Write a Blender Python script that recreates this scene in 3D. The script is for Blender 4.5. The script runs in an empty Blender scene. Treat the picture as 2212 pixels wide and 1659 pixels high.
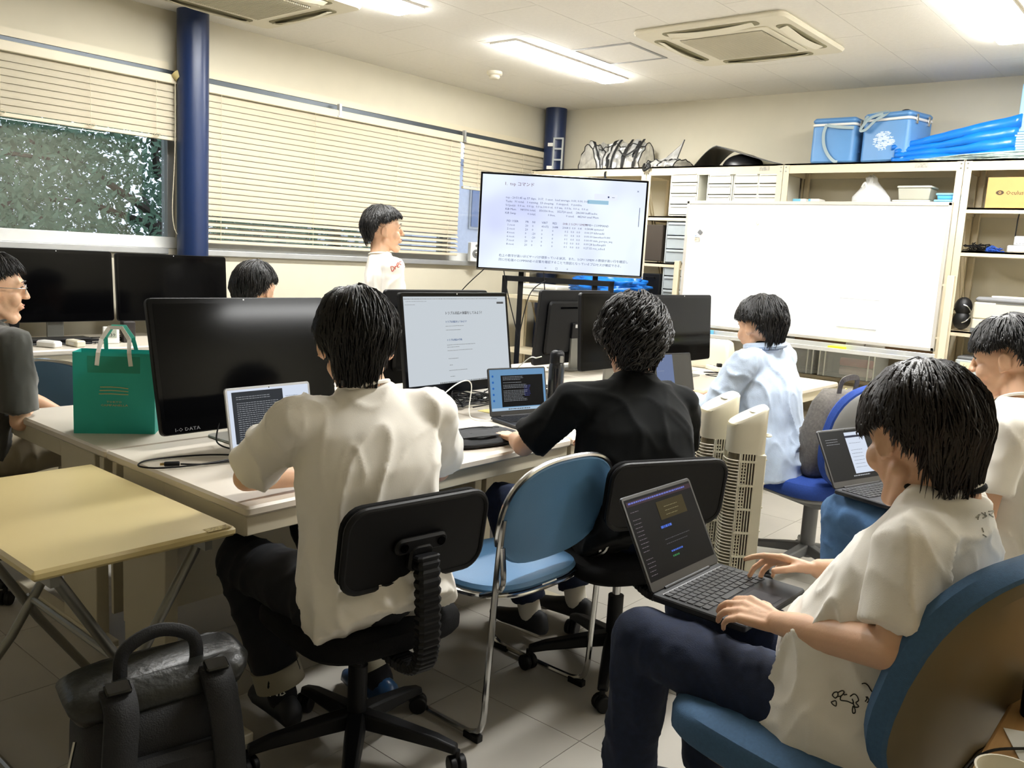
import bpy, math, random
from math import sin, cos, pi, radians, sqrt
from mathutils import Vector, Matrix, noise, Euler
random.seed(7)
C = bpy.context.scene.collection
V = Vector
S = bpy.context.scene

# ---------------------------------------------------------------- camera
cam_data = bpy.data.cameras.new('camera'); cam = bpy.data.objects.new('camera', cam_data); C.objects.link(cam)
YAW, PIT, ROL = radians(-39.797), radians(8.5306), radians(3.249)
_f = V((sin(YAW)*cos(PIT), cos(YAW)*cos(PIT), -sin(PIT))); _r = V((cos(YAW), -sin(YAW), 0)); _u = _r.cross(_f)
_R = _r*cos(ROL) + _u*sin(ROL); _U = -_r*sin(ROL) + _u*cos(ROL)
cam.matrix_world = Matrix(((_R.x, _U.x, -_f.x, 0), (_R.y, _U.y, -_f.y, 0), (_R.z, _U.z, -_f.z, 1.4), (0, 0, 0, 1)))
cam_data.sensor_width = 36; cam_data.lens = 36*1867.6/2212; cam_data.clip_start = .05
S.camera = cam
# ---------------------------------------------------------------- light and exposure
S.view_settings.view_transform = 'Standard'; S.view_settings.look = 'None'
S.view_settings.gamma = 1; S.view_settings.use_curve_mapping = False
S.view_settings.exposure = 0.12
LAMP = 84.0
W = bpy.data.worlds.new('world'); S.world = W; W.use_nodes = True
W.node_tree.nodes['Background'].inputs[0].default_value = (.72, .82, 1, 1)
W.node_tree.nodes['Background'].inputs[1].default_value = 1.55

# ---------------------------------------------------------------- helpers
def lin(h):
    if isinstance(h, tuple): return (*h, 1)
    c = [int(h[i:i+2], 16)/255 for i in (0, 2, 4)]
    return tuple((x/12.92 if x <= .04045 else ((x+.055)/1.055)**2.4) for x in c) + (1,)
_m = {}
def mat(name, col, rough=.5, metal=0, var=.06, scale=8, bump=0, bscale=60, emit=0, alpha=1, trans=0, coat=0, sss=0, col2=None, spec=.5, stretch=None, sheen=0):
    if name in _m: return _m[name]
    m = bpy.data.materials.new(name); m.use_nodes = True; nt = m.node_tree; N = nt.nodes; L = nt.links
    b = N['Principled BSDF']; c = lin(col)
    tc = N.new('ShaderNodeTexCoord'); mp = N.new('ShaderNodeMapping'); L.new(tc.outputs['Object'], mp.inputs[0])
    if stretch: mp.inputs['Scale'].default_value = stretch
    if var or col2:
        n = N.new('ShaderNodeTexNoise'); n.inputs['Scale'].default_value = scale; n.inputs['Detail'].default_value = 5
        L.new(mp.outputs[0], n.inputs['Vector'])
        r = N.new('ShaderNodeValToRGB'); L.new(n.outputs['Fac'], r.inputs[0])
        r.color_ramp.elements[0].position = .3; r.color_ramp.elements[1].position = .7
        if col2: a, d = c, lin(col2)
        else: a = tuple(x*(1-var) for x in c[:3])+(1,); d = tuple(min(1, x*(1+var)) for x in c[:3])+(1,)
        r.color_ramp.elements[0].color = a; r.color_ramp.elements[1].color = d
        L.new(r.outputs[0], b.inputs['Base Color'])
    else: b.inputs['Base Color'].default_value = c
    b.inputs['Roughness'].default_value = rough; b.inputs['Metallic'].default_value = metal
    b.inputs['Specular IOR Level'].default_value = spec
    if bump:
        n2 = N.new('ShaderNodeTexNoise'); n2.inputs['Scale'].default_value = bscale; n2.inputs['Detail'].default_value = 3
        L.new(mp.outputs[0], n2.inputs['Vector'])
        bp = N.new('ShaderNodeBump'); bp.inputs['Strength'].default_value = bump; bp.inputs['Distance'].default_value = .01
        L.new(n2.outputs['Fac'], bp.inputs['Height']); L.new(bp.outputs[0], b.inputs['Normal'])
    if emit:
        b.inputs['Emission Color'].default_value = c; b.inputs['Emission Strength'].default_value = emit
    if trans: b.inputs['Transmission Weight'].default_value = trans
    if alpha < 1: b.inputs['Alpha'].default_value = alpha
    if coat: b.inputs['Coat Weight'].default_value = coat
    if sheen: b.inputs['Sheen Weight'].default_value = sheen
    if sss:
        b.inputs['Subsurface Weight'].default_value = sss; b.inputs['Subsurface Radius'].default_value = (.02, .008, .004)
    _m[name] = m
    return m

MW = {}
def reg(o, m): MW[o.name] = m
def thing(name, label, cat, loc=(0, 0, 0), rz=0, group=None, rx=0, ry=0):
    o = bpy.data.objects.new(name, None); C.objects.link(o); o.empty_display_size = .05
    o.location = loc; o.rotation_euler = (rx, ry, rz)
    o['label'] = label; o['category'] = cat
    if group: o['group'] = group
    reg(o, Matrix.Translation(loc) @ Euler((rx, ry, rz)).to_matrix().to_4x4())
    return o
def tag(o, label, cat, group=None, kind=None):
    if label: o['label'] = label
    if cat: o['category'] = cat
    if group: o['group'] = group
    if kind: o['kind'] = kind
    return o
def dup(root, loc, rz, label, group=None, rx=None):
    r = root.copy(); C.objects.link(r); r.location = loc
    e = root.rotation_euler; r.rotation_euler = (e[0] if rx is None else rx, e[1], rz); r['label'] = label
    if group: r['group'] = group
    reg(r, Matrix.Translation(loc) @ r.rotation_euler.to_matrix().to_4x4())
    for ch in list(root.children):
        c = ch.copy(); C.objects.link(c); c.parent = r
        for g in ch.children:
            d = g.copy(); C.objects.link(d); d.parent = c
    return r
def frame(p0, p1):
    d = (V(p1)-V(p0)); l = d.length; z = d/l if l > 1e-9 else V((0, 0, 1))
    a = V((0, 0, 1)) if abs(z.z) < .9 else V((1, 0, 0))
    x = a.cross(z).normalized(); y = z.cross(x)
    return x, y, z, l
class G:
    def __init__(s): s.v = []; s.f = []; s.M = None
    def add(s, vs, fs):
        o = len(s.v)
        s.v += [(s.M @ V(p)) if s.M else V(p) for p in vs]
        s.f += [tuple(i+o for i in f) for f in fs]; return s
    def box(s, c, d, R=None):
        x, y, z = d[0]/2, d[1]/2, d[2]/2
        vs = [V((i*x, j*y, k*z)) for i in (-1, 1) for j in (-1, 1) for k in (-1, 1)]
        if R is not None: vs = [R @ p for p in vs]
        vs = [p+V(c) for p in vs]
        return s.add(vs, [(0, 1, 3, 2), (4, 6, 7, 5), (0, 4, 5, 1), (2, 3, 7, 6), (0, 2, 6, 4), (1, 5, 7, 3)])
    def b2(s, x0, x1, y0, y1, z0, z1): return s.box(((x0+x1)/2, (y0+y1)/2, (z0+z1)/2), (abs(x1-x0), abs(y1-y0), abs(z1-z0)))
    def rings(s, rs, close=True, cap=True):
        n = len(rs[0]); vs = [p for r in rs for p in r]; fs = []
        for i in range(len(rs)-1):
            for j in range(n if close else n-1):
                a = i*n+j; b = i*n+(j+1) % n; fs.append((a, b, b+n, a+n))
        if cap: fs.append(tuple(range(n))[::-1]); fs.append(tuple((len(rs)-1)*n+j for j in range(n)))
        return s.add(vs, fs)
    def cyl(s, p0, p1, r0, r1=None, n=16, cap=True):
        r1 = r0 if r1 is None else r1; x, y, z, l = frame(p0, p1)
        return s.rings([[V(p)+x*(r*cos(2*pi*k/n))+y*(r*sin(2*pi*k/n)) for k in range(n)] for p, r in ((p0, r0), (p1, r1))], cap=cap)
    def tube(s, pts, r, n=8, cap=True, closed=False):
        pts = [V(p) for p in pts]; m = len(pts); rs = []
        rr = r if isinstance(r, (list, tuple)) else [r]*m
        px = None
        for i, p in enumerate(pts):
            if closed: d = pts[(i+1) % m]-pts[i-1]
            else: d = pts[min(i+1, m-1)]-pts[max(i-1, 0)]
            d.normalize()
            if px is None:
                a = V((0, 0, 1)) if abs(d.z) < .9 else V((1, 0, 0)); px = a.cross(d).normalized()
            px = (px-d*px.dot(d)).normalized(); py = d.cross(px)
            rs.append([p+px*(rr[i]*cos(2*pi*k/n))+py*(rr[i]*sin(2*pi*k/n)) for k in range(n)])
        if closed: rs.append(rs[0])
        return s.rings(rs, cap=cap and not closed)
    def strap(s, pts, w, t, nrm=(0, 0, 1)):
        pts = [V(p) for p in pts]; m = len(pts); rs = []
        for i, p in enumerate(pts):
            d = (pts[min(i+1, m-1)]-pts[max(i-1, 0)]).normalized(); nn = V(nrm); nn = (nn-d*nn.dot(d)).normalized(); sd = d.cross(nn)
            rs.append([p+sd*w/2+nn*t/2, p-sd*w/2+nn*t/2, p-sd*w/2-nn*t/2, p+sd*w/2-nn*t/2])
        return s.rings(rs)
    def sph(s, c, r, nu=16, nv=10, R=None):
        if not isinstance(r, (tuple, list)): r = (r, r, r)
        vs = []; fs = []
        for i in range(1, nv):
            t = pi*i/nv
            for j in range(nu):
                a = 2*pi*j/nu; p = V((r[0]*sin(t)*cos(a), r[1]*sin(t)*sin(a), r[2]*cos(t)))
                vs.append((R @ p if R is not None else p)+V(c))
        for z in (1, -1):
            p = V((0, 0, r[2]*z)); vs.append((R @ p if R is not None else p)+V(c))
        T = (nv-1)*nu; B = T+1
        for i in range(nv-2):
            for j in range(nu):
                a = i*nu+j; b = i*nu+(j+1) % nu; fs.append((a, a+nu, b+nu, b))
        for j in range(nu):
            fs.append((T, j, (j+1) % nu)); fs.append((B, (nv-2)*nu+(j+1) % nu, (nv-2)*nu+j))
        return s.add(vs, fs)
    def cap(s, p0, r0, p1, r1, n=14):   # tapered capsule, closed parts
        s.cyl(p0, p1, r0, r1, n); s.sph(p0, r0, n, 8); s.sph(p1, r1, n, 8); return s
    def lathe(s, prof, c=(0, 0, 0), n=24, M=None):
        rs = [[V(c)+V((r*cos(2*pi*k/n), r*sin(2*pi*k/n), z)) for k in range(n)] for r, z in prof]
        return s.rings(rs)
    def prism(s, poly, z0, z1, M=None):
        a = [V((p[0], p[1], z0)) for p in poly]; b = [V((p[0], p[1], z1)) for p in poly]
        if M: a = [M @ p for p in a]; b = [M @ p for p in b]
        return s.rings([a, b])
    def rrect(s, w, h, r, z0, z1, M=None, k=5, b=0):
        def pl(o):
            w2, h2, r2 = w/2-o, h/2-o, max(r-o, .0005); P = []
            for cx, cy, a0 in ((w2-r2, h2-r2, 0), (-w2+r2, h2-r2, 90), (-w2+r2, -h2+r2, 180), (w2-r2, -h2+r2, 270)):
                for i in range(k+1): a = radians(a0+90*i/k); P.append((cx+r2*cos(a), cy+r2*sin(a)))
            return P
        L = [(b, z0), (0, z0+b), (0, z1-b), (b, z1)] if b else [(0, z0), (0, z1)]
        rs = []
        for o, z in L:
            q = [V((p[0], p[1], z)) for p in pl(o)]; rs.append([M @ p for p in q] if M else q)
        return s.rings(rs)
    def mesh(s, name):
        me = bpy.data.meshes.new(name); me.from_pydata([tuple(p) for p in s.v], [], s.f); me.validate(); me.update(); return me
    def obj(s, name, m=None, parent=None, world=False, smooth=False, bevel=0, label=None, kind=None, sub=0, seg=2):
        if world and parent is not None:
            Mi = MW[parent.name].inverted(); s.v = [Mi @ p for p in s.v]
        me = s.mesh(name); o = bpy.data.objects.new(name, me); C.objects.link(o)
        fixn(me)
        if m: me.materials.append(m)
        if parent is not None:
            o.parent = parent
            if parent.name in MW: MW[o.name] = MW[parent.name]
        if smooth:
            for p in me.polygons: p.use_smooth = True
            if smooth != 2: me.set_sharp_from_angle(angle=radians(40))
        if bevel:
            bv = o.modifiers.new('bevel', 'BEVEL'); bv.width = bevel; bv.segments = seg; bv.limit_method = 'ANGLE'; bv.angle_limit = radians(35)
            for p in me.polygons: p.use_smooth = True
            me.set_sharp_from_angle(angle=radians(50))
        if sub: sb = o.modifiers.new('sub', 'SUBSURF'); sb.levels = sub; sb.render_levels = sub
        if label: o['label'] = label
        if kind: o['kind'] = kind
        return o
import bmesh
def fixn(me):
    if len(me.polygons) > 20000: return
    b = bmesh.new(); b.from_mesh(me); bmesh.ops.recalc_face_normals(b, faces=b.faces); b.to_mesh(me); b.free()
def place(o, loc, rot=(0, 0, 0)): o.location = loc; o.rotation_euler = rot; return o
def RM(x=0, y=0, z=0): return Euler((radians(x), radians(y), radians(z))).to_matrix()
def arc(c, r, a0, a1, n, ax='xz'):
    out = []
    for i in range(n+1):
        a = radians(a0+(a1-a0)*i/n); p = [c[0], c[1], c[2]]; p['xyz'.index(ax[0])] += r*cos(a); p['xyz'.index(ax[1])] += r*sin(a); out.append(V(p))
    return out
def spline(pts, n=8):
    P = [V(p) for p in pts]; out = []
    for i in range(len(P)-1):
        a = P[max(i-1, 0)]; b = P[i]; c = P[i+1]; d = P[min(i+2, len(P)-1)]
        for k in range(n):
            t = k/n; out.append(.5*((2*b)+(c-a)*t+(2*a-5*b+4*c-d)*t*t+(3*b-a-3*c+d)*t**3))
    return out+[P[-1]]
def cable(name, pts, r, m, label, cat='cable', n=8, parent=None, group=None):
    o = G().tube(spline(pts, n), r, 6).obj(name, m, parent, smooth=True)
    if parent is None: tag(o, label, cat, group)
    return o
def text(name, s, size, m, parent, M, align='LEFT', depth=.0004, sx=1):
    cu = bpy.data.curves.new(name, 'FONT'); cu.body = s; cu.size = size; cu.align_x = align; cu.resolution_u = 1; cu.extrude = depth
    t = bpy.data.objects.new('tmp', cu); C.objects.link(t)
    dg = bpy.context.evaluated_depsgraph_get(); me = bpy.data.meshes.new_from_object(t.evaluated_get(dg))
    bpy.data.objects.remove(t); bpy.data.curves.remove(cu)
    me.transform(M @ Matrix.Diagonal((sx, 1, 1, 1))); me.name = name; me.materials.clear(); me.materials.append(m)
    o = bpy.data.objects.new(name, me); C.objects.link(o); o.parent = parent
    return o
def upM(loc, rz=0, tilt=0):  # matrix: text upright on a plane whose normal faces local -Y
    return Matrix.Translation(loc) @ Euler((radians(90+tilt), 0, radians(rz))).to_matrix().to_4x4()

# ---------------------------------------------------------------- materials
WALL = mat('wall paint', 'cec7b2', .85, var=.015, bump=.04, bscale=200)
CEIL = mat('ceiling board', 'e6e2d8', .9, var=.02, scale=40, bump=.15, bscale=120)
FLOORM = mat('vinyl tile', 'aba69c', .42, var=.06, scale=3, bump=.02)
JOINT = mat('tile joint', '77726a', .8)
ALU = mat('aluminium sash', 'b8b9b8', .4, .6)
IVORY = mat('ivory steel', 'd2c8ae', .45, var=.02)
BLIND = mat('blind slat', 'bdb49e', .6, var=.02, spec=.2)
NAVY = mat('navy pillar paint', '10264e', .35, var=.03)
DESKTOP = mat('desk laminate', 'd3cabb', .38, var=.02)
DESKM = mat('desk steel', 'c4bba3', .5, var=.02)
BLACKP = mat('black plastic', '0b0b0d', .48, var=.05, spec=.28)
GLOSSB = mat('glossy black', '040405', .14, var=.02, spec=.12)
SCRN = mat('dark screen glass', '040405', .10, var=0, spec=.09)
MESHB = mat('black fabric', '0b0b0c', .9, var=.15, scale=200, bump=.3, bscale=500, spec=.25)
CHROME = mat('chrome', 'c8c8c8', .15, 1, var=0)
STEELG = mat('grey steel tube', '8b8a84', .35, .7)
BLUEV = mat('blue vinyl', '4f7ba3', .5, var=.04, bump=.08, bscale=300)
WHITEP = mat('white plastic', 'e6e4de', .4, var=.02)
CREAM = mat('cream plastic', 'ddd6c2', .4, var=.02)
GREYP = mat('grey plastic', '6c6d6e', .45)
SKIN = mat('skin', 'ddb190', .5, var=.05, scale=20, sss=.12, bump=.05, bscale=150)
LIPS = mat('lips', 'c07c6c', .4)
HAIR = mat('black hair', '0d0a09', .42, var=.3, scale=30, stretch=(1, 1, .15), bump=.3, bscale=250)
HAIRB = mat('dark brown hair', '1a100a', .42, var=.3, scale=30, stretch=(1, 1, .15), bump=.3, bscale=250)
TEE = mat('white cotton', 'f3eee4', .85, var=.02, sheen=.2, bump=.06, bscale=500)
BTEE = mat('black cotton', '07090a', .9, var=.1, sheen=.05, spec=.2)
GTEE = mat('charcoal cotton', '44443f', .9, var=.08, sheen=.3)
LINEN = mat('pale blue linen', 'b9c8dc', .85, var=.08, scale=25, sheen=.2, bump=.1, bscale=200)
DENIMD = mat('dark denim', '101e3a', .85, var=.2, scale=60, bump=.15, bscale=400)
DENIML = mat('washed denim', '4b709c', .85, var=.25, scale=14, bump=.15, bscale=400)
NAVYT = mat('navy trousers', '090c14', .9)
KHAKI = mat('khaki cotton', 'a39880', .9, var=.06)
def gl(name, col, s):
    if name in _m: return _m[name]
    m = mat(name, '020202', .3, var=0, emit=s, spec=.06); m.node_tree.nodes['Principled BSDF'].inputs['Emission Color'].default_value = lin(col); return m
# ================================================================ SETTING
XL, XR, YB, YF, ZC = -5.36, 2.3, 6.80, -2.4, 2.78
def struct(name, g, m, **k):
    o = g.obj(name, m, **k); o['kind'] = 'structure'; return o
fl = struct('floor', G().b2(XL-.2, XR+.2, YF-.2, YB+.2, -.12, -.002), JOINT)
tm = G().b2(-.2238, .2238, -.2238, .2238, -.010, 0).mesh('floor_tile'); tm.materials.append(FLOORM)
for i in range(14):
    for j in range(16):
        o = bpy.data.objects.new('floor_tile', tm); C.objects.link(o); o.parent = fl
        o.location = (-5.135+.45*i, -.10+.45*j+.05, 0)
struct('floor_edge', G().b2(XL, XR, YF, -.277, -.01, 0).b2(.941, XR, -.27, YB, -.01, 0), FLOORM).name = 'trim_1'
ce = struct('ceiling', G().b2(XL-.2, XR+.2, YF-.2, YB+.2, ZC+.006, ZC+.1), JOINT)
cm = G().b2(-.2212, .2212, -.4685, .4685, 0, .012).mesh('ceiling_tile'); cm.materials.append(CEIL)
for i in range(18):
    for j in range(-1, 10):
        x = -5.015+.4445*i-.2222; y = 3.45+.94*(j-6)+.47+(.47 if i % 2 == 0 else 0)
        a, b = max(x-.2212, XL), min(x+.2212, XR); c, d = max(y-.4685, YF), min(y+.4685, YB)
        if b-a < .03 or d-c < .03: continue
        if b-a > .44 and d-c > .93: o = bpy.data.objects.new('ceiling_tile', cm); C.objects.link(o); o.location = (x, y, ZC)
        else: o = G().b2(a, b, c, d, ZC, ZC+.012).obj('ceiling_tile', CEIL)
        o.parent = ce
# window wall (left), band of windows z 1.30 .. 2.40
Z0, Z1 = 1.31, 2.42
struct('wall_left', G().b2(XL-.2, XL, YF-.2, YB+.2, 0, Z0).b2(XL-.2, XL, YF-.2, YB+.2, Z1, ZC+.01).b2(XL-.2, XL, YF-.2, -1.6, Z0, Z1).b2(XL-.2, XL, 6.74, YB+.2, Z0, Z1)
       .b2(XL-.2, XL, 2.965, 3.09, Z0, Z1), WALL)
struct('wall_back', G().b2(XL-.2, XR+.2, YB, YB+.2, 0, ZC+.01), WALL)
struct('wall_right', G().b2(XR, XR+.2, YF-.2, YB+.2, 0, ZC+.01), WALL)
struct('wall_front', G().b2(XL-.2, XR+.2, YF-.2, YF, 0, ZC+.01), WALL)
struct('baseboard_back', G().b2(XL, XR, YB-.008, YB, 0, .07), GREYP)
struct('baseboard_left', G().b2(XL, XL+.008, YF, YB-.01, 0, .07), GREYP)
struct('trim_2', G().b2(XL-.1, XL+.035, -1.6, 2.87, Z0-.035, Z0+.004).b2(XL-.1, XL+.035, 3.09, 6.72, Z0-.035, Z0+.004), ALU, bevel=.004).name = 'trim_2'
struct('trim_3', G().b2(XL+.001, XL+.02, -1.6, 2.88, Z1, Z1+.045).b2(XL+.001, XL+.02, 3.09, 6.72, Z1, Z1+.045), IVORY)
struct('trim_4', G().b2(XL-.1, XL+.012, -1.6, 2.96, Z1-.04, Z1).b2(XL-.1, XL+.012, 3.09, 6.74, Z1-.04, Z1), mat('dark rail', '4b5258', .4, .4))
GLASS = mat('window glass', 'ffffff', .0, var=0, trans=1)
def window(name, y0, y1, mulls):
    w = bpy.data.objects.new(name, None); C.objects.link(w); w['kind'] = 'structure'; w.location = (XL-.10, (y0+y1)/2, Z0); reg(w, Matrix.Translation(w.location))
    g = G(); t = .045
    g.b2(XL-.14, XL-.06, y0, y1, Z0, Z0+.05).b2(XL-.14, XL-.06, y0, y1, Z1-.05, Z1)
    for y in [y0+.022, y1-.022]+mulls: g.b2(XL-.14, XL-.06, y-.03, y+.03, Z0, Z1)
    g.obj('window_frame', ALU, w, world=True, bevel=.003)
    G().b2(XL-.06, XL-.03, y0, y1, Z0+.002, Z0+.075).obj('lower_sash', mat('white sash', 'dcdcd8', .4), w, world=True, bevel=.004)
    ys = [y0+.04]+mulls+[y1-.04]
    for a, b in zip(ys, ys[1:]): G().b2(XL-.104, XL-.098, a+.02, b-.02, Z0+.04, Z1-.04).obj('pane', GLASS, w, world=True)
window('window_1', -1.6, 2.965, [-.2, 1.15]); window('window_2', 3.09, 5.50, [4.3]); window('window_3', 5.50, 6.74, [])
# pillars
def pillar(x, y, r, label):
    o = G().cyl((x, y, 0), (x, y, ZC+.004), r, n=40).obj('pillar', NAVY, smooth=True); tag(o, label, 'pillar', kind=None); return o
pillar(-5.235, 2.985, .096, 'round navy blue pillar between the two windows')
pillar(-5.215, 6.69, .10, 'dark navy pillar in the far corner beside the shelving')
# blinds
def blind(y0, y1, ztop, zbot, label, cords, opened=0, head=True, x=-5.30, pitch=.0385, loops=True):
    t = thing('venetian_blind', label, 'blind', (x, (y0+y1)/2, ztop))
    L = y1-y0
    if head: G().b2(-.025, .025, -L/2, L/2, -.005, .05).obj('head_rail', IVORY, t, bevel=.004)
    n = int((ztop-zbot-.02)/pitch)
    def sl(ang):
        pts = []
        for k in range(5):
            u = (k/4-.5)*.048; pts.append((u, .004*(1-(2*k/4-1)**2)))
        a = radians(ang); P = [(u*cos(a)-w*sin(a), u*sin(a)+w*cos(a)) for u, w in pts]
        g = G(); prof = P+[(p[0]+.0007*sin(a), p[1]-.0012) for p in P[::-1]]
        g.rings([[V((p[0], yy, p[1])) for p in prof] for yy in (-L/2, L/2)])
        me = g.mesh('slat'); me.materials.append(BLIND); fixn(me); return me
    closed, mid = sl(-73), sl(-34)
    for i in range(n):
        o = bpy.data.objects.new('slat', mid if i >= n-opened else closed); C.objects.link(o); o.parent = t; o.location = (0, 0, -.03-i*pitch)
    zb = -.03-n*pitch
    G().b2(-.014, .014, -L/2, L/2, zb-.012, zb+.01).obj('bottom_rail', IVORY, t, bevel=.003)
    g = G()
    for cy in cords:
        g.cyl((.026, cy, .0), (.026, cy, zb), .0016, n=5); g.cyl((-.026, cy, .0), (-.026, cy, zb), .0016, n=5)
    g.obj('ladder_cord', IVORY, t)
    if loops:
        g = G()
        for cy in cords: g.tube([(.03+.012*sin(a*.8), cy+.022*cos(a), zb+.01+.012*sin(a)) for a in [k*.7 for k in range(14)]], .0022, 5)
        g.obj('cord_knot', IVORY, t, smooth=True)
    return t
b = blind(.30, 2.93, 2.335, 1.985, 'white venetian blind half raised over the tree view', [-1.0, -.35, .27, .75, 1.15])
G().tube(spline([(.03, 1.27, .0), (.035, 1.265, -.4), (.03, 1.25, -.8), (.04, 1.28, -.93), (.05, 1.30, -.8), (.045, 1.285, -.4), (.04, 1.28, 0)], 6), .003, 6).obj('pull_cord', IVORY, b, smooth=True)
G().cyl((.03, 1.27, .06), (.05, 1.29, .03), .028, n=16).obj('cord_weight', mat('ochre plastic', 'b5a670', .5), b, smooth=True)
blind(3.12, 5.50, 2.325, 1.36, 'long white venetian blind lowered behind the standing man', [-1.1, -.35, .45, 1.05], opened=4, loops=False)
blind(5.54, 6.68, 2.325, 1.93, 'short white venetian blind half raised at the far window end', [-.4, .2, .5], loops=False)
for yy, lb in ((4.18, 'small metal blind bracket above the long blind middle'), (5.52, 'small metal blind bracket where the two far blinds meet')):
    tag(G().b2(-5.30, -5.27, yy-.01, yy+.01, 2.33, 2.42).b2(-5.30, -5.27, yy-.02, yy+.02, 2.325, 2.335).obj('blind_bracket', ALU), lb, 'bracket')
# outside
rnd = random.Random(3)
LEAF = mat('outdoor foliage', '6c8a70', .8, var=.4, scale=3); BARK = mat('outdoor bark', '4a4238', .9)
def tree(x, y, h, label):
    t = thing('tree', label, 'tree', (x, y, -3.0), group='trees outside the left window')
    g = G(); g.cyl((0, 0, 0), (0, .1, h*.55), .16, .09, 8)
    for k in range(26):
        a = rnd.uniform(0, 6.28); z = h*rnd.uniform(.25, .8); L = rnd.uniform(.8, 1.9)
        p = V((0, .05, z)); q = p+V((cos(a)*L, sin(a)*L, rnd.uniform(.2, 1.0))); g.tube([p, (p+q)/2+V((0, 0, .12)), q], [.05, .035, .015], 5)
    g.obj('trunk', BARK, t)
    g = G()
    for k in range(24000):
        a = rnd.uniform(0, 6.28); z = rnd.uniform(.22, 1)*h; R = 2.0*sqrt(max(.05, 1-((z/h-.6)/.55)**2)); rr = R*sqrt(rnd.random())
        c = V((rr*cos(a), rr*sin(a), z)); s = rnd.uniform(.03, .07)
        u = V((rnd.uniform(-1, 1), rnd.uniform(-1, 1), rnd.uniform(-1, 1))).normalized(); w = u.orthogonal().normalized()
        g.add([c-u*s, c+w*s*.35, c+u*s, c-w*s*.35], [(0, 1, 2, 3)])
    o = g.obj('foliage', LEAF, t, kind='stuff')
tree(-8.8, 2.0, 7.2, 'leafy green tree nearest the left window glass')
tree(-10.2, 5.3, 7.0, 'leafy green tree behind the right part of left window')
tree(-10.4, -1.4, 7.0, 'leafy green tree at the far left of the window')
tree(-13.2, 2.4, 8.4, 'tall dark tree standing behind the nearer trees')
tree(-15.5, -1.2, 8.6, 'tall dark tree far behind at the left window edge')
tree(-15.8, 5.6, 8.6, 'tall dark tree far behind right part of the left window')
tree(-12.5, 8.6, 6.3, 'tree seen through the gaps of the long blind')
gr = G().b2(-60, -6.5, -30, 60, -3.2, -3.0).obj('ground_outside', mat('outdoor ground', '5a6152', .9)); gr['kind'] = 'structure'
bd = thing('building', 'pale grey building seen past the short far blind', 'building', (-20, 21, -3))
G().b2(-4, 4, -6, 8, 0, 6.6).obj('wall', mat('outdoor render', 'd5d9e2', .8), bd)
G().b2(-4.1, 4.1, -6.1, 8.1, 6.6, 6.75).obj('roof', mat('outdoor roof', '9aa3b4', .8), bd)
for yy, zz in ((-3.6, 2.9), (-.5, 2.9), (2.6, 2.9), (-3.6, 5.0), (-.5, 5.0), (2.6, 5.0)):
    w = G().b2(3.97, 4.05, yy-.4, yy+.4, zz, zz+1.1).obj('window', ALU, bd); G().b2(4.04, 4.07, yy-.34, yy+.34, zz+.06, zz+1.04).obj('pane', mat('outdoor glass', '7f8fae', .2), w)
# ---------------------------------------------------------------- ceiling fittings
LAMPM = gl('lamp diffuser', 'fdfdfb', LAMP)
def lamp(x, y, label):
    t = thing('ceiling_light', label, 'ceiling light', (x, y, ZC), group='long ceiling light panels')
    G().b2(-.115, .115, -.67, .67, -.012, 0).obj('frame', WHITEP, t)
    G().rrect(.205, 1.31, .03, -.03, -.011, b=.006).obj('diffuser', LAMPM, t)
    return t
lamp(-3.95, 5.12, 'long glowing ceiling light between smoke detector and hatch')
lamp(-3.95, 2.96, 'glowing ceiling light cut by the top edge above blinds')
lamp(-1.19, 5.12, 'glowing ceiling light in the top right corner')
lamp(-1.19, 2.96, 'ceiling light above the seated students on the right')
lamp(1.57, 5.12, 'added fill light near the right wall, out of view')  # unseen lamp, added to brighten the foreground shirt from the right
def aircon(x, y, label, rz=0):
    t = thing('ceiling_air_conditioner', label, 'air conditioner', (x, y, ZC), rz, group='four-way ceiling air conditioners')
    P = mat('aircon plastic', 'ddd6c0', .5, var=.02)
    G().rrect(.97, .97, .06, -.03, 0, b=.012).obj('panel', P, t, smooth=True)
    G().rrect(.62, .62, .03, -.038, -.028, b=.003).obj('grille_frame', P, t, smooth=True)
    for k in range(44):
        pass
    gm = G().box((0, 0, 0), (.52, .0045, .010)).mesh('grille_slat'); gm.materials.append(P)
    G().b2(-.265, .265, -.265, .265, -.0395, -.037).obj('filter', mat('filter grey', '6f6a54', .8), t)
    for k in range(40):
        o = bpy.data.objects.new('grille_slat', gm); C.objects.link(o); o.parent = t; o.location = (0, -.257+.0132*k, -.044)
    for k in range(4):
        R = Matrix.Rotation(k*pi/2, 4, 'Z')
        s = G(); s.M = R; s.rrect(.60, .085, .03, -.0335, -.029, M=Matrix.Translation((0, .395, 0))); sl = s.obj('outlet', mat('outlet dark', '8a8468', .8), t)
        v = G(); v.M = R; v.rings([[V((-.27+.54*i/8, .372+dy, -.042-.016*sin(pi*i/8)+dz)) for dy, dz in ((0, 0), (.045, .012), (.045, .009), (0, -.003))] for i in range(9)]); v.obj('flap', P, sl)
    return t
ac = aircon(-2.58, 5.09, 'square four-way air conditioner set in the ceiling')
aircon(-4.60, 2.94, 'ceiling air conditioner cut by the top edge near the pillar')
t = thing('ceiling_hatch', 'square inspection hatch with grey metal rim in the ceiling', 'hatch', (-3.46, 5.09, ZC))
g = G()
for a, b_, c, d in ((-.235, .235, -.235, -.215), (-.235, .235, .215, .235), (-.235, -.215, -.215, .215), (.215, .235, -.215, .215)): g.b2(a, b_, c, d, -.006, 0)
g.obj('rim', mat('hatch rim', '9a9a98', .4, .6), t); G().b2(-.213, .213, -.213, .213, -.003, 0).obj('panel', CEIL, t)
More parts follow.
